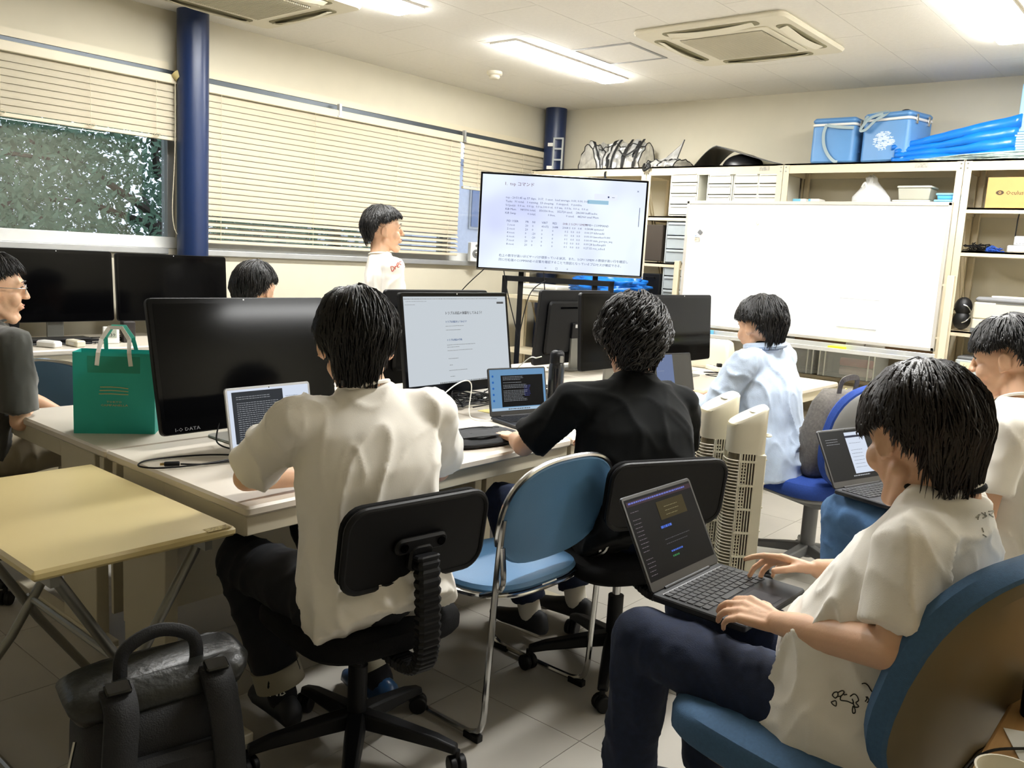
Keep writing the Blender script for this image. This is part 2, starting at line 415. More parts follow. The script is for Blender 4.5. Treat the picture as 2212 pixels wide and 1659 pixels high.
t = thing('smoke_detector', 'small round cream smoke detector on the ceiling', 'smoke detector', (-4.65, 5.16, ZC))
G().lathe([(.06, 0), (.062, -.02), (.05, -.03)]).obj('base', CREAM, t, smooth=True); G().lathe([(.042, -.028), (.042, -.045), (.03, -.055)]).obj('sensor', CREAM, t, smooth=True)
# ---------------------------------------------------------------- steel shelving along the back wall
SH = mat('shelf steel', 'd9cdb2', .45, var=.02)
def shelving(x0, x1, levels, label, left=True, back=True):
    t = thing('steel_shelving', label, 'shelving', ((x0+x1)/2, 6.56, 0), group='ivory steel shelving units along the back wall')
    a, b_ = x0-(x0+x1)/2, x1-(x0+x1)/2; y0, y1 = -.21, .21
    pm = G().b2(-.022, .022, -.0015, .0015, 0, 2.17).b2(-.022, -.019, -.0015, .035, 0, 2.17)
    for k in range(40): pass
    pm = pm.mesh('post'); pm.materials.append(SH)
    for px, py, rz in ((a+.024, y0+.002, 0), (b_-.024, y0+.002, 0), (a+.024, y1, pi), (b_-.024, y1, pi)):
        o = bpy.data.objects.new('post', pm); C.objects.link(o); o.parent = t; o.location = (px, py, 0); o.rotation_euler.z = rz
    for z, h in levels:
        G().b2(a+.003, b_-.003, y0+.004, y1, z-.012, z).b2(a+.003, b_-.003, y0+.004, y0+.008, z-h, z).b2(a+.003, b_-.003, y1-.004, y1, z-h, z).b2(a+.003, a+.006, y0, y1, z-h, z).b2(b_-.006, b_-.003, y0, y1, z-h, z).obj('shelf', SH, t)
    g = G()
    for sx in (a+.012, b_-.012):
        for za, zb in ((.2, 1.2), (1.2, 2.1)): g.box((sx, 0, (za+zb)/2), (.003, .02, sqrt((zb-za)**2+.4**2)), RM(x=math.degrees(math.atan2(.4, zb-za))))
    g.obj('brace', SH, t)
    g = G()
    for sx in (a+.05, b_-.05):
        s = -1 if sx > 0 else 1
        for sz in (2.125, 2.155): g.cyl((sx-s*.03, y0-.002, sz), (sx-s*.03, y0+.003, sz), .006, n=8)
    g.obj('bolts', STEELG, t, kind='stuff')
    return t
shelving(-5.20, -3.96, [(2.18, .07), (1.78, .035), (1.40, .035), (1.0, .035), (.5, .035), (.1, .035)], 'far left bay of shelving half hidden by the big TV')
shelving(-3.96, -2.77, [(2.18, .07), (1.78, .035), (1.40, .035), (1.06, .035), (.65, .035), (.1, .035)], 'shelving bay holding white drawer units beside the TV')
shelving(-2.77, -1.53, [(2.18, .07), (1.85, .035), (1.2, .035), (.65, .035), (.3, .035)], 'shelving bay behind the whiteboard under the blue coolers')
shelving(-1.53, -.29, [(2.18, .07), (1.87, .035), (1.59, .035), (1.06, .035), (.62, .035), (.25, .035)], 'rightmost shelving bay with cardboard box and printer')
for i, (x, lb) in enumerate(((-2.92, 'small paper label on top shelf beam under black sheet'), (-1.80, 'small paper label on top shelf beam under blue tarp'))):
    tag(G().b2(x-.04, x+.04, 6.352, 6.3535, 2.135, 2.165).obj('beam_label', mat('label paper', 'c9c3b4', .7, col2='8d8a80', scale=90)), lb, 'label')
# ================================================================ FURNITURE
# ---- desk island
def desk(cx, cy, w, d, label, h=.70, open_side=-1, loc=None, group='beige office desks of the central island', rz=0):
    # local: knee space faces -X*... front (user edge) at -Y
    t = thing('office_desk', label, 'desk', (cx, cy, 0), rz, group)
    G().rrect(w-.004, d-.004, .012, h-.03, h, b=.007).obj('desk_top', DESKTOP, t, smooth=True)
    G().b2(-w/2+.01, w/2-.01, -d/2+.015, -d/2+.035, h-.085, h-.031).b2(-w/2+.01, w/2-.01, d/2-.06, d/2-.03, h-.085, h-.031).obj('apron', DESKM, t, bevel=.003)
    for s in (-1, 1):
        G().b2(s*(w/2-.012), s*(w/2-.055), d/2-.36, d/2-.10, .02, h-.031).obj('leg', DESKM, t, bevel=.003)
        G().b2(s*(w/2-.012), s*(w/2-.05), -d/2+.03, d/2-.36, h-.09, h-.031).obj('side_rail', DESKM, t, bevel=.003)
        G().b2(s*(w/2-.004), s*(w/2-.05), -d/2+.03, d/2-.02, 0, .03).obj('foot', DESKM, t, bevel=.004)
    G().b2(-w/2+.04, w/2-.04, d/2-.05, d/2-.035, .12, h-.085).obj('modesty_panel', DESKM, t)
    G().rrect(.34, .07, .006, h, h+.0012, M=Matrix.Translation((0, d/2-.10, 0))).obj('cable_cover', DESKTOP, t)
    G().b2(-.06, .06, d/2-.112, d/2-.10, h+.0013, h+.002).obj('cable_slot', mat('slot dark', '3a352e', .8), t)
    return t
D0 = desk(-2.335, 1.98, 1.45, .81, 'beige desk nearest the folding table, under the big dark monitor', rz=pi/2)
dup(D0, (-2.335, 3.435, 0), pi/2, 'beige desk under the lit monitor and black pouch')
dup(D0, (-2.335, 4.89, 0), pi/2, 'beige desk at whiteboard end with cables and open laptop')
dup(D0, (-3.145, 1.98, 0), -pi/2, 'beige desk under the teal paper bag')
dup(D0, (-3.145, 3.435, 0), -pi/2, 'beige desk on the window side beneath monitor with its back turned')
dup(D0, (-3.145, 4.89, 0), -pi/2, 'beige desk on window side nearest the TV stand')
RD = dup(D0, (-4.96, 1.95, .075), pi/2, 'beige desk against the window wall under two wide black monitors', group='desks along the window wall')
RD.scale = (1, .8, 1); RD.location.z = .08
RD.scale = (1, .8, 1.0)
tag(G().b2(-5.27, -4.66, 1.2, 2.7, 0, .08).obj('desk_plinth', DESKM), 'low plinth beneath the desk against the window wall', 'plinth')
G().rrect(.05, .022, .010, 0, .004, M=Matrix.Translation((-.30, -.405, .668)) @ RM(x=90).to_4x4()).obj('lock', CHROME, RD)
# ---- folding table
t = thing('folding_table', 'low yellowish folding table with chipped corner and crossed grey legs', 'table', (-2.335, .97, 0))
WT = mat('yellow laminate', 'cdbb86', .32, var=.03, scale=2)
G().rrect(.83, .50, .008, .635, .66, b=.007).obj('table_top', WT, t, smooth=True)
G().b2(.385, .413, .17, .235, .6595, .6606).obj('chip_mark', mat('chip', '6b5a3a', .9, col2='cdbb86', scale=160), t)
for s, nm in ((-1, 'a'), (1, 'b')):
    x = s*.34
    G().tube([(x, -.19, .63), (x, -.17, .60), (x, .05, .22), (x, .19, .012)], .0135, 10).obj('leg', STEELG, t, smooth=True)
    G().tube([(x-.03*s, .21, .63), (x-.03*s, .19, .58), (x-.03*s, -.04, .20), (x-.03*s, -.19, .012)], .0135, 10).obj('leg', STEELG, t, smooth=True)
for a_, b_ in ((.19, .013), (-.19, .013), (.02, .30)): G().tube([(-.34, a_, b_), (.34, a_, b_)], .010, 8).obj('crossbar', STEELG, t, smooth=True)
G().b2(-.38, .38, -.20, -.18, .60, .634).b2(-.38, .38, .18, .20, .60, .634).obj('rail', STEELG, t)

# ---- chairs; local forward = +Y, seated person faces +Y
def caster(t, x, y, a, m=BLACKP):
    g = G(); R = RM(z=a)
    for s in (-1, 1):
        c = V((x, y, .027))+R @ V((s*.013, 0, 0)); ax = R @ V((.010, 0, 0)); g.cyl(c-ax, c+ax, .027, n=16)
    o = g.obj('caster', m, t, bevel=.004)
    G().cyl((x, y, .03), (x, y, .07), .009, n=8).obj('caster_stem', m, t)
def star_base(t, m, L=.29, n=5, a0=90, z=.085, thick=.03):
    for k in range(n):
        a = radians(a0+72*k); d = V((cos(a), sin(a), 0)); s = V((-sin(a), cos(a), 0))
        rs = []
        for u, w, zz, hh in ((.0, .030, z+.035, .045), (.3, .028, z+.025, .04), (.8, .022, z+.003, .03), (1, .018, z-.012, .022)):
            c = d*(L*u)+V((0, 0, zz)); rs.append([c+s*w+V((0, 0, -hh/2)), c+s*w*.75+V((0, 0, hh/2)), c-s*w*.75+V((0, 0, hh/2)), c-s*w+V((0, 0, -hh/2))])
        G().rings(rs).obj('base_arm', m, t, bevel=.006)
        caster(t, d.x*L, d.y*L, a0+72*k+35)
def cushion(w, d, r, h, M, crown=.015, nose=0, n=26):
    # rounded pad: superellipse rings
    def ring(o, z, k=36):
        P = []
        for i in range(k):
            a = 2*pi*i/k; e = 2/r; cx = abs(cos(a))**e*(1 if cos(a) > 0 else -1); sy = abs(sin(a))**e*(1 if sin(a) > 0 else -1)
            y = sy*(d/2-o); P.append(M @ V((cx*(w/2-o), y, z-(nose*max(0, y/(d/2))**3 if nose else 0))))
        return P
    rs = [ring(.03, -h/2), ring(.008, -h/2+.004), ring(0, -h/2+.015), ring(0, h/2-.02), ring(.006, h/2-.008), ring(.025, h/2), ring(w*.3, h/2+crown)]
    return G().rings(rs)
def task_chair(label, loc, rz, seat_m=MESHB, group=None):
    t = thing('office_chair', label, 'chair', loc, rz, group)
    star_base(t, BLACKP, a0=18)
    G().cyl((0, 0, .08), (0, 0, .27), .027).obj('column', BLACKP, t, smooth=True)
    G().cyl((0, 0, .27), (0, 0, .40), .014).obj('gas_lift', CHROME, t, smooth=True)
    G().b2(-.09, .09, -.14, .12, .365, .39).obj('seat_plate', BLACKP, t, bevel=.008)
    cushion(.46, .45, 4, .06, Matrix.Translation((0, 0, .42)), crown=.008, nose=.02).obj('seat', seat_m, t, smooth=True)
    # backrest: fabric front, plastic shell and piping
    BM = Matrix.Translation((0, -.245, .695)) @ Euler((radians(98), 0, 0)).to_matrix().to_4x4()
    G().rrect(.42, .215, .055, -.035, -.004, M=BM, b=.010).obj('backrest', seat_m, t, smooth=True)
    G().rrect(.415, .21, .055, -.004, .008, M=BM, b=.004).obj('back_shell', BLACKP, t, smooth=True)
    w, h, r = .206, .104, .05; pts = []
    for cx, cy, a0 in ((w-r, h-r, 0), (-w+r, h-r, 90), (-w+r, -h+r, 180), (w-r, -h+r, 270)):
        for i in range(7): a = radians(a0+15*i); pts.append(BM @ V((cx+r*cos(a), cy+r*sin(a), .004)))
    G().tube(pts, .0085, 8, closed=True).obj('edge_piping', BLACKP, t, smooth=True)
    # bracket and bellows
    z0 = .755
    G().rrect(.155, .042, .02, .008, .026, M=BM @ Matrix.Translation((0, .0, 0)), b=.006).rrect(.07, .07, .02, .008, .03, M=BM @ Matrix.Translation((0, -.035, 0)), b=.006).obj('back_bracket', BLACKP, t, smooth=True)
    for s in (-1, 1): G().cyl(BM @ V((s*.055, 0, .024)), BM @ V((s*.055, 0, .030)), .011).obj('bracket_bolt', GLOSSB, t)
    path = spline([(0, -.287, .67), (0, -.300, .56), (0, -.305, .45), (0, -.285, .385), (0, -.22, .365), (0, -.13, .375)], 16)
    rs = []; m_ = len(path)
    for i, p in enumerate(path):
        d = (path[min(i+1, m_-1)]-path[max(i-1, 0)]).normalized(); sx = V((1, 0, 0)); n_ = sx.cross(d)
        q = 1.0 if i % 3 else .86; q2 = 1.0 if i % 3 != 2 else .97
        rs.append([p+sx*(a*.034*q*q2)+n_*(b_*.017*q) for a, b_ in ((1, -.6), (1, .6), (.7, 1), (-.7, 1), (-1, .6), (-1, -.6), (-.7, -1), (.7, -1))])
    G().rings(rs).obj('bellows', BLACKP, t)
    G().tube([(.1, 0, .39), (.25, .02, .385), (.28, .02, .38)], .007, 8).obj('lever', BLACKP, t, smooth=True)
    return t
ch1 = task_chair('black swivel chair of the man in white at the front', (-1.71, 1.465, 0), radians(82))
dup(ch1, (-1.50, 2.42, 0), radians(64), 'black swivel chair under the person in black')
dup(ch1, (-.52, 3.08, 0), radians(95), 'black swivel chair at the right edge under laptop user')
dup(ch1, (-3.66, 1.13, 0), radians(-10), 'black swivel chair under the person in glasses')
ch7 = dup(ch1, (-3.86, 2.38, 0), radians(22), 'black swivel chair beyond the monitors by the window desk')

def sled_chair(label, loc, rz, group=None):
    t = thing('stacking_chair', label, 'chair', loc, rz, group)
    M = Matrix.Translation((0, 0, .435)) @ Euler((radians(-2), 0, 0)).to_matrix().to_4x4()
    cushion(.46, .44, 3.2, .035, M, crown=.008, nose=.03).obj('seat', BLUEV, t, smooth=True)
    BM = Matrix.Translation((0, -.24, .665)) @ Euler((radians(102), 0, 0)).to_matrix().to_4x4()
    w, h = .252, .165
    def bp(a, k=1, z=0):
        e = 2/2.6; return BM @ V(((w*k)*abs(cos(a))**e*(1 if cos(a) > 0 else -1), (h*k)*abs(sin(a))**e*(1 if sin(a) > 0 else -1)*(1.0), z-.035*(cos(a)**2)*0))
    rs = [[bp(2*pi*i/40, k, z) for i in range(40)] for k, z in ((.955, -.018), (.98, -.012), (.985, 0), (.955, .006))]
    G().rings(rs).obj('backrest', BLUEV, t, smooth=True)
    G().tube([bp(radians(a), 1.0, -.004) for a in range(-18, 199, 6)], .009, 8).obj('back_rim', CHROME, t, smooth=True)
    G().tube([V((p.x, p.y, p.z)) for p in [M @ V((.235*cos(radians(a)) if 0 else .232*(abs(cos(radians(a)))**.62)*(1 if cos(radians(a)) > 0 else -1), .222*(abs(sin(radians(a)))**.62)*(1 if sin(radians(a)) > 0 else -1), -.02-.03*max(0, sin(radians(a)))**3)) for a in range(0, 360, 9)]], .007, 8, closed=True).obj('seat_rim', CHROME, t, smooth=True)
    for s in (-1, 1):
        x = s*.245
        pts = spline([(s*.246, -.245, .68), (s*.246, -.235, .58), (x, -.225, .42), (x, -.215, .20), (x, -.205, .06), (x, -.17, .022), (x, -.10, .014), (x, .10, .014), (x, .19, .02), (x, .225, .06), (x, .215, .20), (x, .19, .40), (s*.225, .16, .418), (s*.22, .0, .418)], 5)
        G().tube(pts, .0095, 8).obj('frame_leg', CHROME, t, smooth=True)
        G().tube(spline([(s*.246, -.245, .60), (s*.246, -.255, .50), (s*.236, -.22, .46), (s*.22, -.15, .425)], 5), .008, 8).obj('back_stay', CHROME, t, smooth=True)
        for y in (-.17, .17): G().b2(x-.012, x+.012, y-.03, y+.03, -.001, .02).obj('glide', BLACKP, t, bevel=.003)
    return t
sc = sled_chair('empty blue stacking chair with chrome sled frame in front', (-1.70, 2.01, 0), radians(88))
dup(sc, (-4.02, 1.84, .0), radians(20), 'blue stacking chair mostly hidden behind the teal bag')

def shell_chair(label, loc, rz, blue, shell, rec=12, bw=.45, bh=.50, bz=.50, by=-.24, group=None, base=GREYP):
    t = thing('office_chair', label, 'chair', loc, rz, group)
    star_base(t, base, L=.31, a0=50)
    G().cyl((0, 0, .08), (0, 0, .37), .034).obj('column', base, t, smooth=True)
    G().rrect(.24, .30, .05, .345, .40, b=.02).obj('seat_mechanism', base, t, smooth=True)
    cushion(.47, .48, 3.4, .035, Matrix.Translation((0, .02, .405)), crown=0).obj('seat_pan', shell, t, smooth=True)
    cushion(.52, .50, 3.2, .075, Matrix.Translation((0, .02, .445)), crown=.008, nose=.03).obj('seat', blue, t, smooth=True)
    def ring(o, zz, n=40):
        P = []
        for i in range(n):
            a = 2*pi*i/n; e = 2/3.0; x = (bw/2-o)*abs(cos(a))**e*(1 if cos(a) > 0 else -1); y = (bh/2-o)*abs(sin(a))**e*(1 if sin(a) > 0 else -1)
            x *= (1+.06*y/(bh/2)) if y < 0 else (1-.10*(y/(bh/2))**2)
            P.append(V((x, y, zz+.055*(x/(bw/2))**2*(-1))))
        return P
    BM = Matrix.Translation((0, by, bz)) @ Euler((radians(90+rec), 0, 0)).to_matrix().to_4x4() @ Matrix.Translation((0, bh/2, 0))
    f = lambda L: [[BM @ p for p in ring(o, z)] for o, z in L]
    G().rings(f([(.20, -.055), (.06, -.066), (.018, -.056), (.0, -.03), (0, .0), (.006, .004)])).obj('backrest', blue, t, smooth=True)
    G().rings(f([(.006, .004), (.012, .02), (.05, .035), (.19, .05)])).obj('back_shell', shell, t, smooth=True)
    G().strap([(0, .02, .37), (0, -.20, .375), BM @ V((0, -bh/2-.02, .035)), BM @ V((0, -bh/2+.12, .052))], .07, .02, nrm=(0, -1, 1)).obj('back_support', base, t, bevel=.004)
    G().rrect(.05, .035, .01, .33, .35, M=Matrix.Translation((.17, .12, 0)), b=.004).obj('lever', base, t, smooth=True)
    return t
BL1 = mat('royal blue fabric', '1d3f8c', .85, var=.1, scale=120, bump=.15, bscale=400)
BL2 = mat('slate blue fabric', '3c5f82', .8, var=.08, scale=150, bump=.15, bscale=500)
SHG = mat('chair shell grey', '8a8a88', .32, var=.02); SHB = mat('chair shell beige', '6f6246', .45, var=.02)
shell_chair('royal blue chair with grey shell holding the grey backpack', (-1.41, 3.92, 0), radians(66), BL1, SHG, rec=14, by=-.25, bz=.46)
shell_chair('slate blue chair with beige shell at lower right corner', (-.545, 1.715, .03), radians(78), BL2, SHB, rec=18, bw=.44, bh=.48, by=-.235, bz=.46, base=mat('chair base taupe', '6f6552', .5))
shell_chair('royal blue chair beyond the island near the TV', (-3.95, 4.78, 0), radians(-70), BL1, BLACKP, rec=10, by=-.22, bz=.46)
# ================================================================ MONITORS (local: screen faces -Y, base at z=0)
def monitor(label, loc, rz, w=.715, h=.43, zb=.06, on=None, tilt=-4, logo=None, cam_dot=True, stand='plate', backface=False, group='wide desktop monitors', chin=.045):
    t = thing('monitor', label, 'monitor', loc, rz, group)
    M = Matrix.Translation((0, 0, zb)) @ Euler((radians(90+tilt), 0, 0)).to_matrix().to_4x4() @ Matrix.Translation((0, h/2, 0))
    G().rrect(w, h, .018, -.022, 0, M=M, b=.003).obj('housing', BLACKP, t, smooth=True)
    G().rrect(w*.80, h*.72, .03, -.042, -.02, M=M, b=.012).obj('back_cover', BLACKP, t, smooth=True)
    G().rrect(w-.006, h-.006, .016, .0, .0012, M=M).obj('front_glass', GLOSSB, t)
    if on is None: G().rrect(w-.036, h-.022-chin, .002, .0012, .0018, M=M @ Matrix.Translation((0, (chin-.018)/2, 0))).obj('screen', SCRN, t)
    else: G().rrect(w-.036, h-.022-chin, .002, .0012, .0018, M=M @ Matrix.Translation((0, (chin-.018)/2, 0))).obj('screen', on, t)
    if cam_dot: G().cyl(M @ V((0, h/2-.008, .0012)), M @ V((0, h/2-.008, .002)), .003, n=8).obj('camera_dot', mat('lens dot', 'c8c8c8', .3), t)
    G().b2(-.1, .1, -.001, .001, -.001, .001)
    vent = G(); vent.rrect(w*.5, .012, .004, -.0435, -.0415, M=M @ Matrix.Translation((0, h*.27, 0))); vent.obj('vent_slot', GLOSSB, t)
    G().rrect(.10, .10, .01, -.056, -.041, M=M @ Matrix.Translation((0, -.02, 0)), b=.003).obj('mount_plate', BLACKP, t)
    G().rrect(.05, .022, .002, -.0575, -.0558, M=M @ Matrix.Translation((0, .01, 0))).obj('sticker', mat('sticker', 'd8d8d4', .6, col2='8a8a88', scale=200), t)
    G().rrect(.10, .012, .002, -.0435, -.0415, M=M @ Matrix.Translation((-w*.12, -h*.30, 0))).obj('port_row', STEELG, t)
    if stand == 'plate':
        G().rings([[V((x, .05+y, z)) for x, y in ((-.045, 0), (.045, 0), (.045, .016), (-.045, .016))] for z, in ((.006,), (.17,), (.24,))]).obj('stand_neck', STEELG, t, bevel=.003)
        G().rrect(.26, .20, .03, 0, .008, M=Matrix.Translation((0, .03, 0)), b=.002).obj('stand_base', STEELG, t, smooth=True)
    if logo: text('logo', logo, .016, mat('logo grey', '77777a', .5), t, M @ Matrix.Translation((-w/2+.045, -h/2+.010, .0014)), sx=1.3)
    t['_M'] = 0
    return t, M
SCW = gl('lit document screen', 'cdd5dc', .85)
m1, _ = monitor('large dark monitor standing right of the teal bag', (-2.62, 1.745, .7), radians(90), h=.455, zb=.05, tilt=-13, logo='I-O DATA')
m2, M2 = monitor('monitor showing a white document page with a headline', (-2.74, 2.935, .7), radians(90), h=.465, zb=.05, on=SCW, w=.72, tilt=-9)
monitor('dark monitor directly behind the head of the person in black', (-2.65, 4.10, .7), radians(90), w=.715, h=.42, zb=.10)
monitor('dark glossy monitor reflecting the room left of whiteboard end', (-2.65, 4.85, .7), radians(90), w=.715, h=.42, zb=.09)
monitor('monitor seen from behind near the TV with silver stand neck', (-3.25, 4.43, .7), radians(-91), h=.46, zb=.04)
monitor('monitor seen from behind, top edge above the front head', (-3.12, 3.08, .7), radians(-90), h=.46, zb=.045)
monitor('left wide black monitor on the window wall desk', (-5.02, 2.06, .78), radians(90), w=.62, h=.40, zb=.105, group='wide monitors under the left window', cam_dot=True)
monitor('right wide black monitor on window wall desk before the pillar', (-5.04, 2.76, .78), radians(90), w=.72, h=.40, zb=.10, group='wide monitors under the left window')
tag(G().rrect(.30, .21, .01, -.004, .004, M=Matrix.Translation((-4.93, 1.66, .87)) @ Euler((radians(68), 0, radians(60))).to_matrix().to_4x4()).obj('tablet', BLACKP), 'black tablet leaning at the left end of window desk', 'tablet')
tx = mat('ink', '22252c', .6); ln = gl('link ink', '3565a8', .5)
T = lambda x, y: M2 @ Matrix.Translation((x, y, .0022))
JP = 'トラブル対応'
text('page_title', 'トラブル対応の体験をしてみよう！', .0165, tx, m2, T(-.09, .130))
text('page_heading', 'トラブル対応をしてみよう！', .0115, ln, m2, T(-.09, .092)); text('page_heading', 'トラブル対応の手札', .0115, ln, m2, T(-.088, .008))
g = G()
def dash(g, M, x, y, w, h=.0028, seed=0):
    r = random.Random(seed*7+int(y*1000)); X = x
    while X < x+w:
        L = min(r.uniform(.004, .012), x+w-X); g.add([M @ V((X, y, 0)), M @ V((X+L, y, 0)), M @ V((X+L, y+h, 0)), M @ V((X, y+h, 0))], [(0, 1, 2, 3)]); X += L+.002
for y, w, x in ((.075, .12, -.09), (.057, .10, -.09), (-.012, .19, -.088), (-.022, .08, -.088), (-.038, .17, -.088), (-.075, .065, -.085), (-.105, .02, -.08), (-.13, .12, -.085), (-.158, .03, -.08)):
    dash(g, T(0, 0), x, y, w)
dash(g, T(0, 0), -.34, .20, .62, .004, 1); dash(g, T(0, 0), -.33, .19, .13, .002); dash(g, T(0, 0), -.335, .175, .06, .002); dash(g, T(0, 0), -.15, -.186, .42, .007, 5)
g.obj('page_lines', mat('thin ink', '6b7178', .7), m2)
G().rrect(.05, .010, .002, 0, .0004, M=T(.30, .182)).obj('page_button', tx, m2)
# ---- TV and its stand
tvL, tvR = V((-4.405, 4.80, 0)), V((-3.46, 5.585, 0))
tc = (tvL+tvR)/2; td = (tvR-tvL).normalized(); ta = math.atan2(td.y, td.x)
t = thing('television', 'big wall-sized TV on a stand showing a terminal help page', 'television', (tc.x, tc.y, 0), ta)
tv = t
TM = Matrix.Translation((0, 0, 1.63)) @ Euler((radians(90), 0, 0)).to_matrix().to_4x4()
G().rrect(1.235, .712, .006, -.05, -.004, M=TM, b=.003).obj('housing', BLACKP, t, smooth=True)
G().rrect(1.238, .716, .007, -.02, -.001, M=TM, b=.002).obj('rim', CHROME, t)
G().rrect(1.232, .709, .005, -.004, .0, M=TM).obj('bezel', GLOSSB, t)
tvm = bpy.data.materials.new('tv screen'); tvm.use_nodes = True
def grad(m, c0, c1, s):
    nt = m.node_tree; b = nt.nodes['Principled BSDF']; tc_ = nt.nodes.new('ShaderNodeTexCoord'); n = nt.nodes.new('ShaderNodeTexNoise'); n.inputs['Scale'].default_value = 1.6
    nt.links.new(tc_.outputs['Object'], n.inputs['Vector']); r = nt.nodes.new('ShaderNodeValToRGB'); r.color_ramp.elements[0].color = lin(c0); r.color_ramp.elements[1].color = lin(c1)
    r.color_ramp.elements[0].position = .35; r.color_ramp.elements[1].position = .6
    nt.links.new(n.outputs['Fac'], r.inputs[0]); nt.links.new(r.outputs[0], b.inputs['Emission Color']); b.inputs['Emission Strength'].default_value = s; b.inputs['Base Color'].default_value = (0, 0, 0, 1); b.inputs['Roughness'].default_value = .3
grad(tvm, 'c9d0f2', 'e9f4ff', 1.0)
G().rrect(1.205, .68, .002, .0, .001, M=TM @ Matrix.Translation((0, .002, 0))).obj('screen', tvm, t)
G().rrect(1.233, .012, .003, .0, .003, M=TM @ Matrix.Translation((0, -.350, 0))).obj('bottom_bar', CHROME, t)
TT = lambda x, y: TM @ Matrix.Translation((x, y, .0018))
INK = gl('tv ink blue', '4c5f9c', .42); INK2 = gl('tv ink red', '8a3b5c', .4)
text('screen_title', '1.  top コマンド', .032, INK2, t, TT(-.44, .270))
mono = .0215
L1 = ['top - 20:51:45 up 57 days,  3:17,  1 user,  load average: 0.00, 0.00, 0.00', 'Tasks:  91 total,   1 running,  53 sleeping,   0 stopped,   0 zombie', '%Cpu(s):  0.0 us,  0.0 sy,  0.0 ni,100.0 id,  0.0 wa,  0.0 hi,  0.0 si,  0.0 st', 'KiB Mem     989396 total,    350336 free,    352720 used,    286340 buff/cache', 'KiB Swap              0 total,               0 free,             0 used.    482960 avail Mem']
for i, s in enumerate(L1): text('screen_text', s, mono, INK, t, TT(-.425, .175-.028*i))
rows = [('PID USER', 'PR', 'NI', 'VIRT', 'RES', 'SHR S %CPU %MEM', 'TIME+ COMMAND')] + [(f' {a} root', b_, c_, d_, e_, f_, h_) for a, b_, c_, d_, e_, f_, h_ in (
    ('1', '20', '0', '41672', '3688', '2068 S  0.0   0.4', '0:58.84 systemd'), ('2', '20', '0', '0', '0', '   0 S   0.0   0.0', '0:00.39 kthreadd'), ('4', '0', '-20', '0', '0', '   0 I    0.0   0.0', '0:00.00 kworker/0:0H'),
    ('6', '0', '-20', '0', '0', '   0 I    0.0   0.0', '0:00.00 mm_percpu_wq'), ('7', '20', '0', '0', '0', '   0 S   0.0   0.0', '0:09.28 ksoftirqd/0'), ('8', '20', '0', '0', '0', '   0 I    0.0   0.0', '0:27.32 rcu_sched'))]
for i, r in enumerate(rows):
    for x, s in zip((-.41, -.27, -.22, -.15, -.07, .005, .17), r): text('screen_text', s, mono, INK2 if (i == 0 and x in (.005,)) else INK, t, TT(x, .005-.028*i))
text('screen_text', '右上の数字が高いほどサーバが頑張っている状況。また、%CPU %MEM の数値が高い行を確認し', .0225, INK, t, TT(-.455, -.250))
text('screen_text', '同じ行右端のCOMMANDの記載を確認することで原因となっているプロセスが確認できる。', .0225, INK, t, TT(-.455, -.282))
G().rrect(.155, .028, .002, 0, .0006, M=TM @ Matrix.Translation((.255, .182, .0011))).obj('highlight', gl('highlight', 'a9d4ec', .8), t)
G().rrect(.17, .042, .006, 0, .0005, M=TM @ Matrix.Translation((.31, .222, .0011))).obj('toolbar', gl('toolbar', 'e6ecfb', .98), t)
G().rrect(.02, .003, .001, 0, .0004, M=TT(.365, .222)).rrect(.012, .012, .003, 0, .0004, M=TT(.33, .223)).rrect(.004, .14, .002, 0, .0004, M=TT(.565, .09)).obj('page_icons', INK, t)
text('close_mark', '×', .03, INK, t, TT(.535, .265)); text('nav_marks', '←           □           →', .02, tx, t, TT(-.11, -.325))
s = thing('tv_stand', 'black tubular floor stand carrying the big TV', 'stand', (tc.x, tc.y, 0), ta)
for x in (-.28, .28):
    G().b2(x-.02, x+.02, .06, .09, .03, 1.95).obj('post', BLACKP, s, bevel=.003)
    G().b2(x-.025, x+.025, -.20, .38, .03, .06).obj('foot', BLACKP, s, bevel=.003)
G().b2(-.42, -.38, .02, .05, .04, 1.235).b2(.38, .42, .02, .05, .04, 1.235).b2(-.42, .42, .02, .05, 1.20, 1.24).obj('front_frame', BLACKP, s, bevel=.003)
G().b2(-.42, .42, .04, .08, .45, .49).b2(-.3, .3, .05, .08, 1.4, 1.46).b2(-.3, .3, .05, .08, 1.8, 1.86).obj('crossbar', BLACKP, s, bevel=.003)
for k, (a, b_, c_) in enumerate((((-4.33, 4.80, 1.28), (-4.52, 4.72, 1.05), (-4.50, 4.70, .8)), ((-4.25, 4.93, 1.28), (-4.22, 4.95, 1.12), (-4.12, 4.98, .8)), ((-4.02, 5.12, 1.28), (-4.0, 5.13, 1.0), (-4.03, 5.10, .6)), ((-3.98, 5.10, 1.22), (-4.05, 5.0, 1.1), (-4.10, 4.95, .7)))):
    cable('tv_cable', [a, b_, c_], .004, BLACKP, ['black cable dangling from the left end of TV', 'thin black cable hanging left of the stand post', 'black cable hanging right behind the stand post', 'curved black cable below the TV middle'][k])
